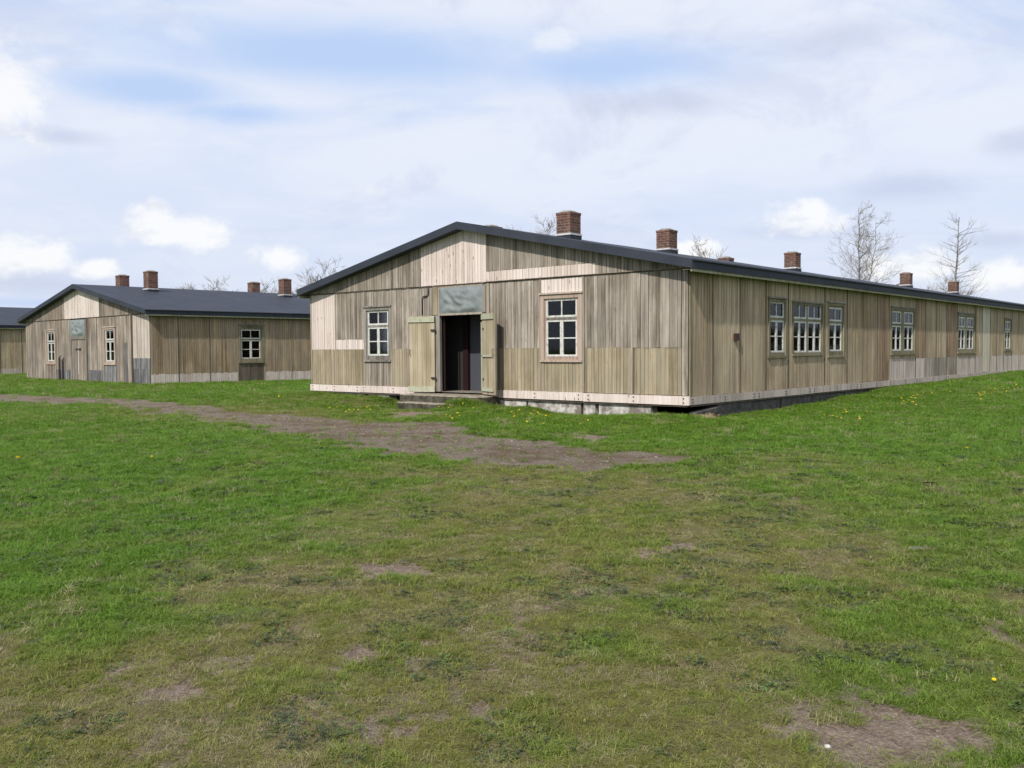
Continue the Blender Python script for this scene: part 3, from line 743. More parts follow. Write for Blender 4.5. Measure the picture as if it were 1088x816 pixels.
phis = np.radians(np.concatenate([np.arange(-180, -46, 4), np.arange(-46, 46.01, .17), np.arange(50, 180, 4)]))
rs = [0.6]
while rs[-1] < 2500: rs.append(rs[-1] * (1.0105 if rs[-1] < 60 else 1.05))
rs = np.array(rs); PH, RR = np.meshgrid(phis, rs)
gx = (RR * np.sin(PH)).ravel(); gy = (RR * np.cos(PH)).ravel()
pz = gz(gx, gy); pm, bmk, lm, dm = masks(gx, gy)
pz = pz - .018 * pm - .015 * bmk
nph = len(phis); nr = len(rs)
idx = np.arange(nph * nr).reshape(nr, nph)
nxt = np.roll(idx, -1, axis=1)
quads = np.stack([idx[:-1], nxt[:-1], nxt[1:], idx[1:]], -1).reshape(-1, 4)[:, ::-1]
me = bpy.data.meshes.new('ground')
cv = np.array([[0, 0, float(gz(0., 0.))]])
verts = np.concatenate([np.stack([gx, gy, pz], -1), cv]); ci = len(verts) - 1
me.vertices.add(len(verts)); me.vertices.foreach_set('co', verts.ravel().astype(np.float32))
tris = np.stack([idx[0], np.full(nph, ci), nxt[0]], -1)[:, ::-1]
tris = np.stack([tris[:, 0], tris[:, 1], tris[:, 2]], -1)
nl = quads.size + tris.size
me.loops.add(nl); me.loops.foreach_set('vertex_index', np.concatenate([quads.ravel(), tris.ravel()]).astype(np.int32))
me.polygons.add(len(quads) + len(tris))
starts = np.concatenate([np.arange(len(quads)) * 4, quads.size + np.arange(len(tris)) * 3])
me.polygons.foreach_set('loop_start', starts.astype(np.int32))
for nm, arr in (('path', pm), ('bare', bmk), ('lush', lm), ('dry', dm)):
    a = me.attributes.new(nm, 'FLOAT', 'POINT'); a.data.foreach_set('value', np.append(arr, 0).astype(np.float32))
me.update(calc_edges=True); me.validate()
bm = bmesh.new(); bm.from_mesh(me); bmesh.ops.recalc_face_normals(bm, faces=bm.faces)
up = sum(f.normal.z for f in list(bm.faces)[:200])
if up < 0: bmesh.ops.reverse_faces(bm, faces=bm.faces)
bm.to_mesh(me); bm.free()
me.polygons.foreach_set('use_smooth', [True] * len(me.polygons))
ground = bpy.data.objects.new('ground', me); COL.objects.link(ground); tag(ground, kind='structure')
t = NT('ground_turf_soil'); pos = t.n('ShaderNodeNewGeometry').outputs['Position']
nf = t.noise(pos, 55, 5, .7); nm_ = t.noise(pos, 11, 5, .65); nl_ = t.noise(pos, 1.6, 4, .6)
A = lambda n: t.attr(n).outputs['Fac']
green = t.ramp(t.math('ADD', t.math('MULTIPLY', nf, .5), t.math('MULTIPLY', nm_, .5)), [(.35, (.055, .10, .010)), (.65, (.115, .185, .02))])
thatch = t.ramp(t.math('ADD', t.math('MULTIPLY', nf, .6), t.math('MULTIPLY', nm_, .4)), [(.35, (.065, .056, .022)), (.5, (.145, .135, .048)), (.66, (.25, .22, .095))])
turf = t.mix(t.mr(t.math('ADD', A('lush'), t.math('MULTIPLY', t.math('SUBTRACT', nm_, .5), .9)), .2, .75), thatch, green)
turf = t.mix(t.math('MULTIPLY', A('dry'), t.mr(nf, .4, .6)), turf, (.21, .165, .10))
nst = t.n('ShaderNodeTexVoronoi'); t.l(pos, nst.inputs['Vector']); nst.inputs['Scale'].default_value = 42
soil = t.ramp(t.math('ADD', t.math('MULTIPLY', nf, .65), t.math('MULTIPLY', nm_, .35)), [(.36, (.12, .085, .062)), (.5, (.225, .172, .132)), (.62, (.33, .27, .215))])
soil = t.mix(t.math('MULTIPLY', t.mr(nst.outputs['Distance'], .12, .2, 1, 0), t.mr(nm_, .5, .6)), soil, (.27, .225, .185))
grav = t.ramp(t.noise(pos, 38, 6, .8), [(.36, (.095, .072, .055)), (.5, (.18, .143, .112)), (.62, (.28, .235, .195))])
grav = t.mix(t.mr(nl_, .45, .65), grav, (.125, .09, .06))
bf = t.mr(t.math('ADD', A('bare'), t.math('MULTIPLY', t.math('SUBTRACT', nm_, .5), .9)), .3, .62)
c = t.mix(bf, turf, soil)
pf = t.mr(t.math('ADD', A('path'), t.math('MULTIPLY', t.math('SUBTRACT', nm_, .5), .8)), .3, .7)
c = t.mix(pf, c, grav)
t.bsdf(c, .95, .15, t.bump(t.math('ADD', nf, t.math('MULTIPLY', nm_, 2.)), 1., .03)); me.materials.append(t.m)

# ------------------------------------------------------------------ grass (one stuff object, instanced tufts)
def tuft_mesh(name, nb, h, spread, wd, lean, curl=.5, leafy=False):
    vs = []; fs = []
    for i in range(nb):
        a = random.uniform(0, 2 * pi); r = spread * math.sqrt(random.random()); x, y = r * cos(a), r * sin(a)
        da = random.uniform(0, 2 * pi); hh = h * random.uniform(.5, 1.1); ln = lean * random.uniform(.3, 1.3)
        dx, dy = cos(da), sin(da); px, py = -dy, dx; w = wd * random.uniform(.7, 1.3)
        b = len(vs)
        if leafy:
            z = hh * .5; L = wd * 3
            c = (x, y, z); 
            for (s_, t_) in ((0, 0), (.5, .5), (1, .15), (1, -.15), (.5, -.5)):
                vs.append((x + dx * L * s_ + px * L * t_ * .8, y + dy * L * s_ + py * L * t_ * .8, z + .25 * L * s_))
            fs.append((b, b + 4, b + 3, b + 2, b + 1)); continue
        for k, (zz, oo, ww) in enumerate(((0, 0, 1), (.55, .35, .85), (.92, 1.0, .15))):
            o = ln * hh * oo * (1 + curl * zz)
            cx, cy, cz = x + dx * o, y + dy * o, hh * zz * (1 - .25 * ln * oo)
            vs.append((cx - px * w * ww / 2, cy - py * w * ww / 2, cz)); vs.append((cx + px * w * ww / 2, cy + py * w * ww / 2, cz))
        fs += [(b, b + 1, b + 3, b + 2), (b + 2, b + 3, b + 5, b + 4)]
    me = bpy.data.meshes.new(name); me.from_pydata(vs, [], fs); return me
t = NT('grass_blades')
lush = t.attr('lush', 'INSTANCER').outputs['Fac']; rnd = t.attr('rnd', 'INSTANCER').outputs['Fac']; dryi = t.attr('dryt', 'INSTANCER').outputs['Fac']
ga = t.ramp(rnd, [(0, (.125, .155, .024)), (.5, (.215, .242, .044)), (1, (.315, .31, .088))])
gb = t.ramp(rnd, [(0, (.078, .160, .010)), (.5, (.118, .235, .019)), (1, (.18, .30, .038))])
c = t.mix(lush, ga, gb); c = t.mix(dryi, c, t.ramp(rnd, [(0, (.20, .155, .09)), (1, (.46, .39, .25))]))
bs = t.bsdf(c, .55, .25)
tl = t.n('ShaderNodeBsdfTranslucent'); t.l(c, tl.inputs[0]); mx = t.n('ShaderNodeMixShader'); mx.inputs[0].default_value = .4
t.l(bs.outputs[0], mx.inputs[1]); t.l(tl.outputs[0], mx.inputs[2]); t.l(mx.outputs[0], t.out.inputs[0]); GM = t.m
t = NT('clover_leaves'); rnd = t.attr('rnd', 'INSTANCER').outputs['Fac']
t.bsdf(t.ramp(rnd, [(0, (.028, .032, .018)), (.5, (.045, .065, .022)), (1, (.09, .14, .032))]), .6, .3); CM = t.m
protos = []
for i in range(3): protos.append((tuft_mesh('tuft', 20, .034, .06, .0032, 1.3), GM))
protos.append((tuft_mesh('tuft', 24, .045, .065, .004, 1.0), GM))
protos.append((tuft_mesh('tuft', 18, .024, .085, .003, 2.0), GM))
protos.append((tuft_mesh('weed', 26, .03, .06, .0055, 1, leafy=True), CM))
pobjs = []
for mme, mt in protos:
    mme.materials.append(mt); pobjs.append(bpy.data.objects.new('tuft_source', mme))

foot = [(A1, TH, L1, 1), ((-14.52, 36.85), .771, L2, 14.3 / W), ((-33.2, 54.6), .765, L3, 1)]
def outside(x, y):
    ok = np.ones(x.shape, bool)
    for A_, th, L, sy in foot:
        dx, dy = x - A_[0], y - A_[1]; a = dx * sin(th) + dy * cos(th); b = (-dx * cos(th) + dy * sin(th)) / sy
        ok &= ~((a > .03) & (a < L) & (b > .03) & (b < W - .03))
        if L == L1: ok &= ~((a > -.83) & (a < .3) & (b > 5.4) & (b < 8.1)); ok &= ~((a > -1.2) & (a < .3) & (b > 5.95) & (b < 7.85))
    return ok
pts = []
for r0, r1, dens, sc, half in ((2.2, 5.5, 2000, .74, 36), (5.5, 9, 950, .92, 35), (9, 16, 400, 1.12, 34), (16, 30, 150, 1.5, 34), (30, 62, 26, 2.3, 38)):
    ar = radians(half) * (r1 * r1 - r0 * r0); n = int(ar * dens)
    rr = np.sqrt(RNG.uniform(r0 * r0, r1 * r1, n)); ph = RNG.uniform(-radians(half), radians(half), n)
    x = rr * np.sin(ph); y = rr * np.cos(ph)
    p_, b_, l_, d_ = masks(x, y)
    keep = RNG.random(n) < np.clip((1 - 1.0 * sstep(.15, .6, p_)) * (1 - 1.02 * sstep(.2, .95, b_)) * (.75 + .25 * l_) + .03, 0, 1)
    keep &= outside(x, y)
    x, y, l_, d_, b_ = x[keep], y[keep], l_[keep], d_[keep], b_[keep]; n = len(x)
    s = sc * RNG.uniform(.65, 1.35, n) * (.78 + .22 * l_)
    dt = (RNG.random(n) < (.05 + .38 * d_ + .12 * (1 - l_))).astype(float) * RNG.uniform(.4, 1, n)
    kind = RNG.choice([0, 1, 2, 4], n); kind = np.where((l_ > .6) & (RNG.random(n) < .5), 3, kind)
    cl = fbm(x * 3.2, y * 3.2, 200, 4); kind = np.where((cl > .61) & (RNG.random(n) < .3), 5, kind)
    c2 = fbm(x * 1.9, y * 1.9, 240, 4); big_ = (c2 > .62) & (RNG.random(n) < .6) & (kind != 5); kind = np.where(big_, 3, kind); s = np.where(big_, s * 1.02, s); l_ = np.where(big_, np.clip(l_ + .22, 0, 1), l_); dt = np.where(big_, dt * .4 * (RNG.random(n) < .5), dt)
    far_ = rr[keep] > 16; kind = np.where(far_ & (kind == 5), 3, kind)
    pts.append(np.stack([x, y, gz(x, y) - .018 * 0 - .004, s, l_, dt, kind, RNG.random(n)], -1))
# longer unmown fringe at the foot of the walls and steps
def fringe(A_, th, segs, n, sc, off=.12):
    out = []
    for (a0, b0, a1, b1) in segs:
        q = RNG.random(n); w = RNG.exponential(off, n); nx_, ny_ = (-1, 0) if a0 == a1 else (0, -1)
        a = a0 + (a1 - a0) * q + nx_ * w; b = b0 + (b1 - b0) * q + ny_ * w
        x = A_[0] + a * sin(th) - b * cos(th); y = A_[1] + a * cos(th) + b * sin(th); out.append(np.stack([x, y], -1))
    xy = np.concatenate(out); x, y = xy[:, 0], xy[:, 1]; N = len(x); keep = RNG.random(N) < sstep(.35, .6, fbm(x * 1.5, y * 1.5, 300, 3)) + .25
    x, y = x[keep], y[keep]; N = len(x)
    pts.append(np.stack([x, y, gz(x, y) - .004, sc * RNG.uniform(.7, 1.5, N), np.full(N, .85), (RNG.random(N) < .12).astype(float), np.full(N, 3.), RNG.random(N)], -1))
fringe(A1, TH, [(-.02, 0, -.02, 5.6), (-.02, 9, -.02, 12.8), (0, -.02, 14, -.02), (14, -.02, 30, -.02)], 380, 1.35, .1)
fringe(A1, TH, [(-.84, 4.9, -.84, 6.0)], 260, 1.8, .2)
fringe(A1, TH, [(-.05, 8.1, -.05, 9.3)], 120, 1.6, .3)
fringe((-14.52, 36.85), .771, [(-.02, 0, -.02, 14), (0, -.02, 14, -.02)], 160, 1.6, .1)
def scatter(name, P_, sources, label=None, cat=None):
    N = len(P_); print(name, N)
    gm = bpy.data.meshes.new(name); gm.vertices.add(N); gm.vertices.foreach_set('co', P_[:, :3].ravel().astype(np.float32))
    for nm, k in (('s', 3), ('lush', 4), ('dryt', 5), ('rnd', 7)):
        a = gm.attributes.new(nm, 'FLOAT', 'POINT'); a.data.foreach_set('value', P_[:, k].astype(np.float32))
    a = gm.attributes.new('kind', 'INT', 'POINT'); a.data.foreach_set('value', P_[:, 6].astype(np.int32))
    a = gm.attributes.new('ang', 'FLOAT_VECTOR', 'POINT'); rot = np.stack([RNG.normal(0, .15, N), RNG.normal(0, .15, N), RNG.uniform(0, 6.28, N)], -1)
    a.data.foreach_set('vector', rot.ravel().astype(np.float32))
    gob = bpy.data.objects.new(name, gm); COL.objects.link(gob); tag(gob, label, cat, kind='stuff')
    ng = bpy.data.node_groups.new(name + '_scatter', 'GeometryNodeTree')
    ng.interface.new_socket('Geometry', in_out='INPUT', socket_type='NodeSocketGeometry'); ng.interface.new_socket('Geometry', in_out='OUTPUT', socket_type='NodeSocketGeometry')
    gi = ng.nodes.new('NodeGroupInput'); go = ng.nodes.new('NodeGroupOutput')
    iop = ng.nodes.new('GeometryNodeInstanceOnPoints'); jo = ng.nodes.new('GeometryNodeJoinGeometry')
    for po in sources[::-1]:
        oi = ng.nodes.new('GeometryNodeObjectInfo'); oi.inputs['Object'].default_value = po; oi.inputs['As Instance'].default_value = True
        ng.links.new(oi.outputs['Geometry'], jo.inputs[0])
    def na(nm, typ):
        q = ng.nodes.new('GeometryNodeInputNamedAttribute'); q.data_type = typ; q.inputs[0].default_value = nm
        return [o for o in q.outputs if o.enabled][0]
    ng.links.new(gi.outputs[0], iop.inputs['Points']); ng.links.new(jo.outputs[0], iop.inputs['Instance'])
    iop.inputs['Pick Instance'].default_value = True
    ng.links.new(na('kind', 'INT'), iop.inputs['Instance Index'])
    e2r = ng.nodes.new('FunctionNodeEulerToRotation'); ng.links.new(na('ang', 'FLOAT_VECTOR'), e2r.inputs[0]); ng.links.new(e2r.outputs[0], iop.inputs['Rotation'])
    ng.links.new(na('s', 'FLOAT'), iop.inputs['Scale']); ng.links.new(iop.outputs[0], go.inputs[0])
    md = gob.modifiers.new('scatter', 'NODES'); md.node_group = ng
scatter('grass', np.concatenate(pts), pobjs, 'short patchy mown grass covering the whole yard', 'grass')
# crumbs of soil and grit on the bare patches and the path
def clod(seed):
    rg = random.Random(seed); bm = bmesh.new(); bmesh.ops.create_icosphere(bm, subdivisions=1, radius=.01)
    for v in bm.verts: v.co = Vector((v.co.x * rg.uniform(.7, 1.5), v.co.y * rg.uniform(.7, 1.3), v.co.z * rg.uniform(.4, .9)))
    me = bpy.data.meshes.new('clod'); bm.to_mesh(me); bm.free(); me.materials.append(SM); return me
t = NT('grit'); rn = t.attr('rnd', 'INSTANCER').outputs['Fac']
t.bsdf(t.ramp(rn, [(0, (.08, .06, .045)), (.75, (.18, .14, .11)), (1, (.29, .25, .21))]), .95, .15); SM = t.m
cobjs = [bpy.data.objects.new('clod_source', clod(i)) for i in range(4)]
cp = []
for r0, r1, dens, sc in ((2.2, 5.5, 2600, .4), (5.5, 10, 800, .65), (10, 25, 130, 1.3)):
    ar = radians(35) * (r1 * r1 - r0 * r0); n = int(ar * dens); rr = np.sqrt(RNG.uniform(r0 * r0, r1 * r1, n)); ph = RNG.uniform(-radians(35), radians(35), n)
    x = rr * np.sin(ph); y = rr * np.cos(ph); p_, b_, l_, d_ = masks(x, y)
    k = (RNG.random(n) < np.clip(np.maximum(p_, b_) * 1.2 - .25, 0, 1)) & outside(x, y); x, y = x[k], y[k]; n = len(x)
    cp.append(np.stack([x, y, gz(x, y) - .016, sc * np.exp(RNG.normal(-.4, .4, n)), x * 0, x * 0, RNG.integers(0, 4, n), RNG.random(n)], -1))
scatter('loose_grit', np.concatenate(cp), cobjs, 'crumbs of soil and small grit on the bare patches and the path', 'grit')

# ------------------------------------------------------------------ doorstep, slab, small things
def rough_block(name, dims, mat, parent=None, seed=0, amp=.015, bev=.02):
    bm = bmesh.new(); bmesh.ops.create_cube(bm, size=1)
    bmesh.ops.scale(bm, vec=dims, verts=bm.verts)
    bmesh.ops.bevel(bm, geom=bm.edges, offset=bev, segments=1, affect='EDGES')
    for k in range(2): bmesh.ops.subdivide_edges(bm, edges=[e for e in bm.edges if e.calc_length() > .12], cuts=2, use_grid_fill=True)
    for v in bm.verts:
        n = float(fbm(np.array(v.co.x * 6 + seed), np.array(v.co.y * 6 + v.co.z * 7), seed, 3)) - .5
        v.co += v.co.normalized() * n * amp * 2
    me = bpy.data.meshes.new(name); bm.to_mesh(me); bm.free(); me.materials.append(mat)
    o = bpy.data.objects.new(name, me); COL.objects.link(o)
    if parent: o.parent = parent
    return o
st = empty('doorstep', (*L2W(-.5, 7.3), -.3), pi / 2 - TH); tag(st, 'worn concrete doorstep with two steps below the open doorway', 'step')
o = rough_block('landing', (1.0, 2.8, .45), M['step'], st, 3); o.location = (.2, -.62, .125)
o = rough_block('lower_step', (.40, 1.9, .40), M['step'], st, 8); o.location = (-.46, -.46, -.03)
sl = rough_block('stone_slab', (1.2, .16, .15), M['stone'], None, 12, .006); x, y = L2W(.72, .03); sl.location = (x, y, -.19); sl.rotation_euler = (.05, -.07, pi / 2 - TH + .04)
tag(sl, 'broken dark stone slab lying under the near corner of the large barrack', 'slab')
sb = rough_block('pebble', (.022, .017, .013), M['pebble'], None, 4, .002, .004); x, y = gnd(879, 795, -.33); sb.location = (x, y, float(gz(x, y)) + .015)
tag(sb, 'small white pebble on the grass beside the bare soil at lower right', 'pebble')
x, y = gnd(977, 581, -.3); sb = rough_block('flat_stone', (.15, .09, .04), M['mortar'], None, 6, .01, .012); sb.location = (x, y, float(gz(x, y)) - .008); tag(sb, 'flat grey stone half sunk in the grass on the right', 'stone')

# dry straw clump by the corner
def straw(x, y, n, h, label):
    mb = MB(); z = float(gz(x, y))
    for i in range(n):
        a = random.uniform(0, 2 * pi); r = abs(random.gauss(0, .11)); q = random.uniform(.3, 1.0); px_, py_ = x + r * cos(a), y + r * sin(a); hh = h * random.uniform(.5, 1)
        mb.tube([(px_, py_, z - .02), (px_ + .3 * hh * cos(a) * q, py_ + .3 * hh * sin(a) * q, z + hh * .6), (px_ + .8 * hh * cos(a) * q, py_ + .8 * hh * sin(a) * q, z + hh * .9)], .004, .0015, 3, False, random.random())
    o = mb.build('dry_grass_clump', M['straw']); tag(o, label, 'grass clump')
M['straw'] = mat_simple('straw', (.28, .20, .12), (.48, .38, .25), 20, bump=0)
x, y = L2W(-.15, -.55); straw(x, y, 70, .13, 'tuft of dry straw at the near corner of the large barrack')
x, y = L2W(.95, -.5); straw(x, y, 30, .10, 'thin dry straw tuft beside the broken slab')
x, y = L2W(-.25, .55); straw(x, y, 26, .09, 'small straw tuft left of the near corner below the base board')

# ------------------------------------------------------------------ dandelions
t = NT('dandelion_yellow'); t.bsdf((.80, .62, .015), .7, .2); DY = t.m
t = NT('dandelion_stem'); t.bsdf((.07, .13, .03), .6, .3); DS = t.m
def dandelion_mesh():
    bm = bmesh.new(); R = .024
    for ring, (r, z, k) in enumerate(((1, .0, 16), (.75, .006, 13), (.45, .011, 9))):
        for i in range(k):
            a = 2 * pi * i / k + ring * .3
            c = Vector((cos(a), sin(a), 0)); p = Vector((-sin(a), cos(a), 0))
            vs = [bm.verts.new(c * .002 + Vector((0, 0, .05 + z * .4))), bm.verts.new(c * R * r * .6 + p * R * .17 + Vector((0, 0, .052 + z))), bm.verts.new(c * R * r + Vector((0, 0, .053 + z))), bm.verts.new(c * R * r * .6 - p * R * .17 + Vector((0, 0, .052 + z)))]
            bm.faces.new(vs)
    nf_ = len(bm.faces)
    me = bpy.data.meshes.new('dandelion'); 
    ret = bmesh.ops.create_cone(bm, cap_ends=True, segments=5, radius1=.0025, radius2=.002, depth=.055, matrix=Matrix.Translation((0, 0, .0245)))
    bm.faces.ensure_lookup_table()
    for f in bm.faces[nf_:]: f.material_index = 1
    bm.to_mesh(me); bm.free(); me.materials.append(DY); me.materials.append(DS); return me
DM = dandelion_mesh()
dl = []
def dz_(px, py, n, sx, sy, label, group, big=1.0):
    for i in range(int(n * 1.3)):
        X, Y = px + random.gauss(0, sx), py + random.gauss(0, sy); dl.append((X, Y, label, group, big))
dz_(365, 430, 10, 16, 3, 'yellow dandelion in the grass below the gable, left of the doorstep', 'dandelions left of the doorstep')
dz_(395, 424, 5, 12, 2, 'yellow dandelion in the grass below the gable, left of the doorstep', 'dandelions left of the doorstep')
dz_(482, 436, 11, 13, 4, 'yellow dandelion in the grass right in front of the open doorway', 'dandelions in front of the doorway')
dz_(565, 440, 12, 16, 5, 'yellow dandelion in the grass below the gable, right of the doorway', 'dandelions right of the doorway')
dz_(610, 447, 7, 22, 4, 'yellow dandelion in the grass below the gable, right of the doorway', 'dandelions right of the doorway')
dz_(890, 441, 10, 15, 5, 'yellow dandelion in the grass along the near half of the long side wall', 'dandelions along the near side wall')
dz_(968, 417, 16, 14, 4, 'yellow dandelion in the dense patch below the double window of the long side wall', 'dandelions below the far double windows')
dz_(1050, 411, 22, 22, 3, 'yellow dandelion in the grass at the far right below the side wall', 'dandelions at the far right', 1.1)
dz_(1000, 428, 6, 40, 6, 'yellow dandelion in the grass at the far right below the side wall', 'dandelions at the far right')
for X, Y, lb in ((161, 487, 'lone yellow dandelion in lush grass below the gravel path at left'), (20, 491, 'lone yellow dandelion near the left edge of the photo'), (1026, 478, 'lone yellow dandelion in the open grass at right'),
                 (1056, 714, 'lone yellow dandelion near the lower right corner'), (845, 427, 'yellow dandelion near the wall under the four-light window'), (297, 421, 'yellow dandelion on the grass by the second barrack side wall')):
    dl.append((X, Y, lb, None, .5 if Y > 600 else 1.5))
random.seed(5)
for X, Y, lb, gp, big in dl:
    x, y = gnd(X, Y, -.27); z = float(gz(x, y)); x, y = gnd(X, Y, z + .05)
    if not outside(np.array([x]), np.array([y]))[0]: continue
    o = bpy.data.objects.new('dandelion', DM); COL.objects.link(o); z = float(gz(x, y)); sc = big * random.uniform(.6, 1.05)
    o.location = (x, y, z + random.uniform(.01, .04) * (math.hypot(x, y) > 9)); o.rotation_euler = (random.uniform(-.1, .55), random.uniform(-.3, .3), random.uniform(-.5, .5)); o.scale = (sc,) * 3
    tag(o, lb, 'dandelion', gp)

# ------------------------------------------------------------------ bare trees
def grow(mbT, mbC, p, d, L, r, depth, maxd, upw, spread, seedr, kids=(2, 4)):
    n = 4 if depth < 3 else 3; pts_ = [p.copy()]; q = p.copy(); dd = d.copy()
    seg = 4 if depth < 2 else 3
    for i in range(seg):
        dd = (dd + Vector((seedr.uniform(-1, 1), seedr.uniform(-1, 1), seedr.uniform(-.6, 1) * upw)) * .17).normalized()
        q = q + dd * (L / seg); pts_.append(q.copy())
    r1 = r * (.62 if depth else .55)
    (mbT if depth == 0 else mbC).tube(pts_, r, r1, 7 if depth == 0 else (5 if depth == 1 else 3), False)
    if depth >= maxd: return
    k = seedr.randint(*kids) + (2 if depth == 0 else 0)
    for j in range(k):
        f = seedr.uniform(.3, 1.0) if j else 1.0
        ii = min(seg - 1, int(f * seg)); base_ = pts_[ii].lerp(pts_[min(seg, ii + 1)], f * seg - ii if ii < seg else 0) if f < 1 else pts_[-1]
        ax = Vector((seedr.gauss(0, 1), seedr.gauss(0, 1), seedr.gauss(0, .4)));
        nd = (dd + ax.normalized() * spread * (.5 if j == 0 else 1) + Vector((0, 0, upw * .3))).normalized()
        rr_ = max(.009, (r + (r1 - r) * f) * seedr.uniform(.5, .72))
        grow(mbT, mbC, base_.copy(), nd, L * seedr.uniform(.58, .82), rr_, depth + 1, maxd, upw, spread, seedr, kids)
def tree_proto(seed, H, maxd, upw, spread, kids, stems=1, r=.2, L0=.33):
    rg = random.Random(seed); T = MB(); C_ = MB()
    for s_ in range(stems):
        d = Vector((rg.uniform(-.25, .25) * (stems > 1), rg.uniform(-.2, .2) * (stems > 1), 1)).normalized()
        grow(T, C_, Vector((0, 0, -.3)), d, H * L0, r, 0, maxd, upw, spread, rg, kids)
    # scale to the height asked for
    zmax = max(v[2] for v in C_.v); s_ = H / zmax
    tp = [v for v in C_.v if v[2] > .72 * zmax]; mx0 = sum(v[0] for v in tp) / len(tp); my0 = sum(v[1] for v in tp) / len(tp)
    for B_ in (T, C_): B_.v = [(x - mx0, y - my0, z) for x, y, z in B_.v]
    for B_ in (T, C_): B_.v = [(x * s_, y * s_, z * s_) for x, y, z in B_.v]
    return T.mesh('trunk', M['bark'], fix=False, smooth=True), C_.mesh('crown', M['twig'], fix=False)
def conic_proto(seed, H, r=.16, ovate=False):
    """upright leader with drooping tiers of short side branches (young larch / alder habit)"""
    rg = random.Random(seed); T = MB(); C_ = MB(); pts_ = []; x = y = 0
    for i in range(13):
        pts_.append(Vector((x, y, H * i / 12))); x += rg.uniform(-.12, .12); y += rg.uniform(-.12, .12)
    T.tube(pts_, r, .03, 6, False)
    if ovate:
        p2 = [pts_[3].copy()]
        for i in range(8): p2.append(p2[-1] + Vector((.24 * (i < 6) + rg.uniform(-.12, .12), rg.uniform(-.15, .15), H / 12)))
        T.tube(p2, r * .6, .015, 6, False)
    for i in range(95 if ovate else 66):
        f = rg.uniform(.2, .97); k = min(11, int(f * 12)); b = pts_[k].lerp(pts_[k + 1], f * 12 - k); a = rg.uniform(0, 2 * pi)
        L = H * .23 * (1 - f * .66) * rg.uniform(.3, 1.25)
        up_ = rg.uniform(.1, .6)
        if ovate:
            L = H * .088 * math.sin(f ** 1.25 * pi * .9 + .15) * rg.uniform(.4, 1.35) + .35; up_ = rg.uniform(.1, 1.3)
            if i % 3 == 0 and f > .3: k = min(7, int((f - .28) * 11)); b = p2[k].lerp(p2[k + 1], rg.random())
        grow(T if 0 else C_, C_, b, Vector((cos(a), sin(a), up_)).normalized(), L, .03, 2, 5 if ovate else 4, .25, .95 if ovate else .75, rg, (2, 4))
    return T.mesh('trunk', M['bark'], fix=False, smooth=True), C_.mesh('crown', M['twig'], fix=False)
protoA = conic_proto(31, 13, .15, True)
protoB = conic_proto(8, 12)
protoC = tree_proto(12, 11, 7, .40, .85, (2, 4), 1, .2, .22)
protoD = tree_proto(22, 10, 7, .38, .85, (2, 4), 1, .2, .22)
trees = [  # px of axis, top px y, distance (forward m), proto, H, label
    (917, 221, 78, protoA, 13, 'tall bare forked tree with pale branches behind the long roof', .76),
    (1014, 231, 80, protoB, 12, 'narrow bare tree with a straight trunk beside the farthest chimneys', .72),
    (748, 248, 72, protoC, 11, 'bare spreading tree top just above the near roof corner', 1.1),
    (574, 225, 60, protoC, 11, 'bare tree top showing over the ridge left of the nearest chimney', 1.25),
    (347, 271, 85, protoC, 11, 'bare tree top beside the left roof tip of the large barrack', 1.3),
    (325, 292, 90, protoD, 10, 'small bare tree top behind the right chimney of the second barrack', .9),
    (285, 294, 95, protoC, 11, 'low bare tree top between the right pair of chimneys', 1.4),
    (262, 300, 100, protoD, 10, 'low bare tree top left of the right chimney pair of the second barrack', 1.4),
    (226, 291, 92, protoC, 11, 'rounded bare tree crown above the middle of the second barrack roof', 1.6),
    (205, 299, 96, protoD, 10, 'small bare crown farthest left above the second barrack roof', 1.4),
    (1001, 290, 84, protoD, 10, 'low bushy bare tree behind the narrow straight one', .8),
]
for X, Y, D, (tm, cm), H, lb, sx in trees:
    d = ray(X, Y); k = D / d.y; x, y, zt = d.x * k, D, CAMZ + d.z * k
    zr_ = -math.atan2(x, y) if cm.name.startswith('crown') and 'forked' in lb else random.uniform(0, 6.28)
    r = empty('bare_tree', (x, y, -.1), zr_); s_ = (zt + .1) / H; r.scale = (s_ * sx, s_ * sx, s_)
    tag(r, lb, 'tree', 'bare trees behind the barracks')
    for nm, mm in (('trunk', tm), ('crown', cm)):
        o = bpy.data.objects.new(nm, mm); COL.objects.link(o); o.parent = r
# far treeline ring (hidden by the barracks from here)
WB = MB(); rg = random.Random(4)
for i in range(260):
    a = radians(-75 + 150 * i / 260 + rg.uniform(-.4, .4)); D = rg.uniform(320, 420); x, y = D * sin(a), D * cos(a); h = rg.uniform(5, 9)
    for j in range(5):
        cx, cy, cz = x + rg.uniform(-5, 5), y + rg.uniform(-5, 5), h * rg.uniform(.35, .8); R = rg.uniform(2, 4)
        for f in range(14):
            u = Vector((rg.gauss(0, 1), rg.gauss(0, 1), rg.gauss(0, 1))).normalized() * R * rg.uniform(.5, 1); c_ = Vector((cx, cy, max(0, cz))) + u
            v1_ = Vector((rg.gauss(0, 1), rg.gauss(0, 1), rg.gauss(0, 1))); v2_ = Vector((rg.gauss(0, 1), rg.gauss(0, 1), rg.gauss(0, 1)))
            b = len(WB.v); WB.v += [tuple(c_ - v1_), tuple(c_ + v2_), tuple(c_ + v1_), tuple(c_ - v2_)]; WB.f.append((b, b + 1, b + 2, b + 3)); WB.tone.append(.5)
wo = WB.build('distant_wood', mat_simple('distant_wood', (.06, .058, .045), (.11, .10, .075), .3, bump=0), fix=False); tag(wo, 'far bare woodland along the horizon behind the barracks', 'woodland', kind='stuff')

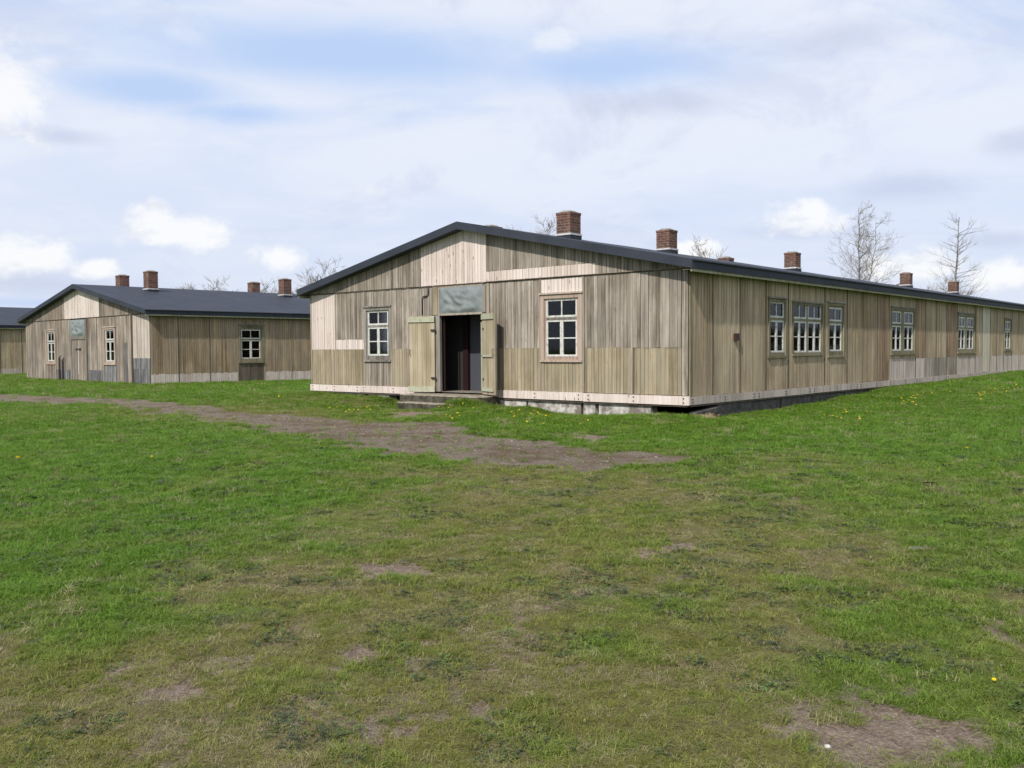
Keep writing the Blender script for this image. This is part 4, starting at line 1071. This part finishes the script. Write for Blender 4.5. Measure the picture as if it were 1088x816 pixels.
# ------------------------------------------------------------------ sky and sun
sunv = Vector((-2.13, -3.98, 4.6)).normalized()
el = math.asin(sunv.z); az = math.atan2(sunv.x, sunv.y)
w = bpy.data.worlds.new('World'); scene.world = w; w.cycles.sampling_method = 'NONE'; w.use_nodes = True; nt = w.node_tree; nt.nodes.clear()
class WN(NT):
    def __init__(s): s.t = nt
t = WN(); wout = t.n('ShaderNodeOutputWorld')
sky = t.n('ShaderNodeTexSky', sky_type='NISHITA'); sky.sun_disc = False; sky.sun_elevation = el; sky.sun_rotation = az % (2 * pi)
sky.air_density = 1; sky.dust_density = 1.5; sky.ozone_density = 1
bg1 = t.n('ShaderNodeBackground'); t.l(sky.outputs[0], bg1.inputs[0]); bg1.inputs[1].default_value = .12
gen = t.n('ShaderNodeTexCoord').outputs['Generated']
sp = t.n('ShaderNodeSeparateXYZ'); t.l(gen, sp.inputs[0]); X_, Y_, Z_ = sp.outputs
AZ = t.math('ARCTAN2', X_, Y_); EL = t.math('ARCSINE', Z_)
# cloud layer seen in perspective: project on a plane high above
zz = t.math('MAXIMUM', t.math('ADD', Z_, .12), .06)
pc = t.n('ShaderNodeCombineXYZ'); t.l(t.math('DIVIDE', X_, zz), pc.inputs[0]); t.l(t.math('DIVIDE', Y_, zz), pc.inputs[1])
nA = t.noise(t.mapv(pc.outputs[0], (.7, .8, 1), (1.3, .7, 0)), 1, 6, .6, .9)
nB = t.noise(t.mapv(pc.outputs[0], (1.9, 1.5, 1), (4.3, 2.7, 0)), 1, 7, .62, .8)
nC = t.noise(t.mapv(gen, (5, 5, 8)), 1, 7, .62, .5)      # puffs low down
nD = t.noise(t.mapv(gen, (26, 26, 32)), 1, 7, .6, .3)
def blob(px, py, w_, h_, soft=.35, namp=.9, nz=None):
    d = ray(px, py).normalized(); a0 = math.atan2(d.x, d.y); e0 = math.asin(d.z)
    q1 = t.math('DIVIDE', t.math('SUBTRACT', AZ, a0), w_ / F); q2 = t.math('DIVIDE', t.math('SUBTRACT', EL, e0), h_ / F)
    r2 = t.math('SQRT', t.math('ADD', t.math('MULTIPLY', q1, q1), t.math('MULTIPLY', q2, q2)))
    v = t.math('ADD', t.math('SUBTRACT', 1.0, r2), t.math('MULTIPLY', t.math('SUBTRACT', nD if nz is None else nz, .5), namp * 2))
    return t.mr(v, .0, soft)
def mx_(*l):
    r = l[0]
    for q in l[1:]: r = t.math('MAXIMUM', r, q)
    return r
veil_hi = (.745, .78, .865); veil_lo = (.645, .71, .86)
veil = t.mix(t.mr(t.math('ADD', t.math('MULTIPLY', nA, .6), t.math('MULTIPLY', nB, .4)), .36, .60), veil_lo, veil_hi)
veil = t.mix(t.math('MULTIPLY', t.mr(nC, .50, .66), .55), veil, (.555, .60, .765))
# the lower sky is dimmer, with lavender cloud undersides
lowband = t.mr(EL, .02, .26, 1, 0)
veil = t.mix(t.math('MULTIPLY', lowband, .42), veil, (.52, .60, .79))
lav = mx_(blob(960, 200, 90, 22, .9, .8, nC), blob(1085, 150, 50, 18, .8, .6, nC), blob(850, 245, 90, 14, .9, .7, nC), blob(60, 145, 70, 14, .8, .7, nC), blob(30, 300, 120, 20, .9, .7, nC), blob(900, 40, 90, 26, 1., .8, nC), blob(690, 110, 90, 20, 1., .8, nC), blob(1060, 255, 60, 12, .9, .7, nC))
veil = t.mix(t.math('MULTIPLY', lav, .55), veil, (.49, .53, .70))
cum = mx_(blob(190, 246, 68, 21, .65, 1.0), blob(165, 232, 26, 22, .65, 1.0), blob(298, 272, 35, 22, .65, 1.0), blob(20, 272, 60, 22, .65, 1.0), blob(8, 95, 55, 52, .65, 1.0), blob(852, 232, 46, 23, .65, 1.0), blob(590, 45, 28, 15, .65, 1.0), blob(395, 203, 44, 11, 1.8, 1.05), blob(210, 38, 39, 17, 1.5, 1.05),
          blob(990, 278, 44, 17, .65, 1.0), blob(1070, 292, 44, 20, .65, 1.0), blob(935, 285, 28, 17, .65, 1.0), blob(105, 285, 33, 12, .65, 1.0), blob(740, 265, 33, 12, .65, 1.0))
puff = t.mix(t.mr(t.noise(t.mapv(gen, (14, 14, 26), (2, 5, 1)), 1, 5, .6), .34, .52), (.69, .72, .80), (.87, .872, .885))
veil = t.mix(t.math('MULTIPLY', cum, .97), veil, puff)
gap = mx_(blob(380, 58, 360, 50, .9, .55, nB), blob(640, 70, 240, 40, .9, .55, nB), blob(160, 95, 150, 30, .9, .55, nB), blob(30, 322, 130, 10, 1.4, .6, nC), blob(250, 120, 120, 20, 1., .8, nB))
hole = t.math('MULTIPLY', t.mr(nA, .52, .36), t.mr(EL, .15, .35))
veil = t.mix(t.math('MAXIMUM', t.math('MULTIPLY', gap, .85), t.math('MULTIPLY', hole, .5)), veil, (.42, .565, .84))
bg2 = t.n('ShaderNodeBackground'); t.l(veil, bg2.inputs[0]); bg2.inputs[1].default_value = 1.0
hole = t.math('MULTIPLY', t.mr(nA, .52, .36), t.mr(EL, .15, .35))
cover = .93
ms = t.n('ShaderNodeMixShader'); ms.inputs[0].default_value = cover; t.l(bg1.outputs[0], ms.inputs[1]); t.l(bg2.outputs[0], ms.inputs[2]); t.l(ms.outputs[0], wout.inputs[0])

sd = bpy.data.lights.new('sun', 'SUN'); sd.energy = 4.2; sd.angle = radians(.9); sd.color = (1, .94, .85)
so = bpy.data.objects.new('sun', sd); COL.objects.link(so); so.location = (0, 0, 30); so.rotation_euler = (-sunv).to_track_quat('-Z', 'Y').to_euler()

vs = scene.view_settings; vs.view_transform = 'Standard'; vs.look = 'None'; vs.exposure = .2; vs.gamma = 1; vs.use_curve_mapping = False
scene.cycles.max_bounces = 4; scene.cycles.diffuse_bounces = 2; scene.cycles.glossy_bounces = 2; scene.cycles.transparent_max_bounces = 6; scene.cycles.use_denoising = True
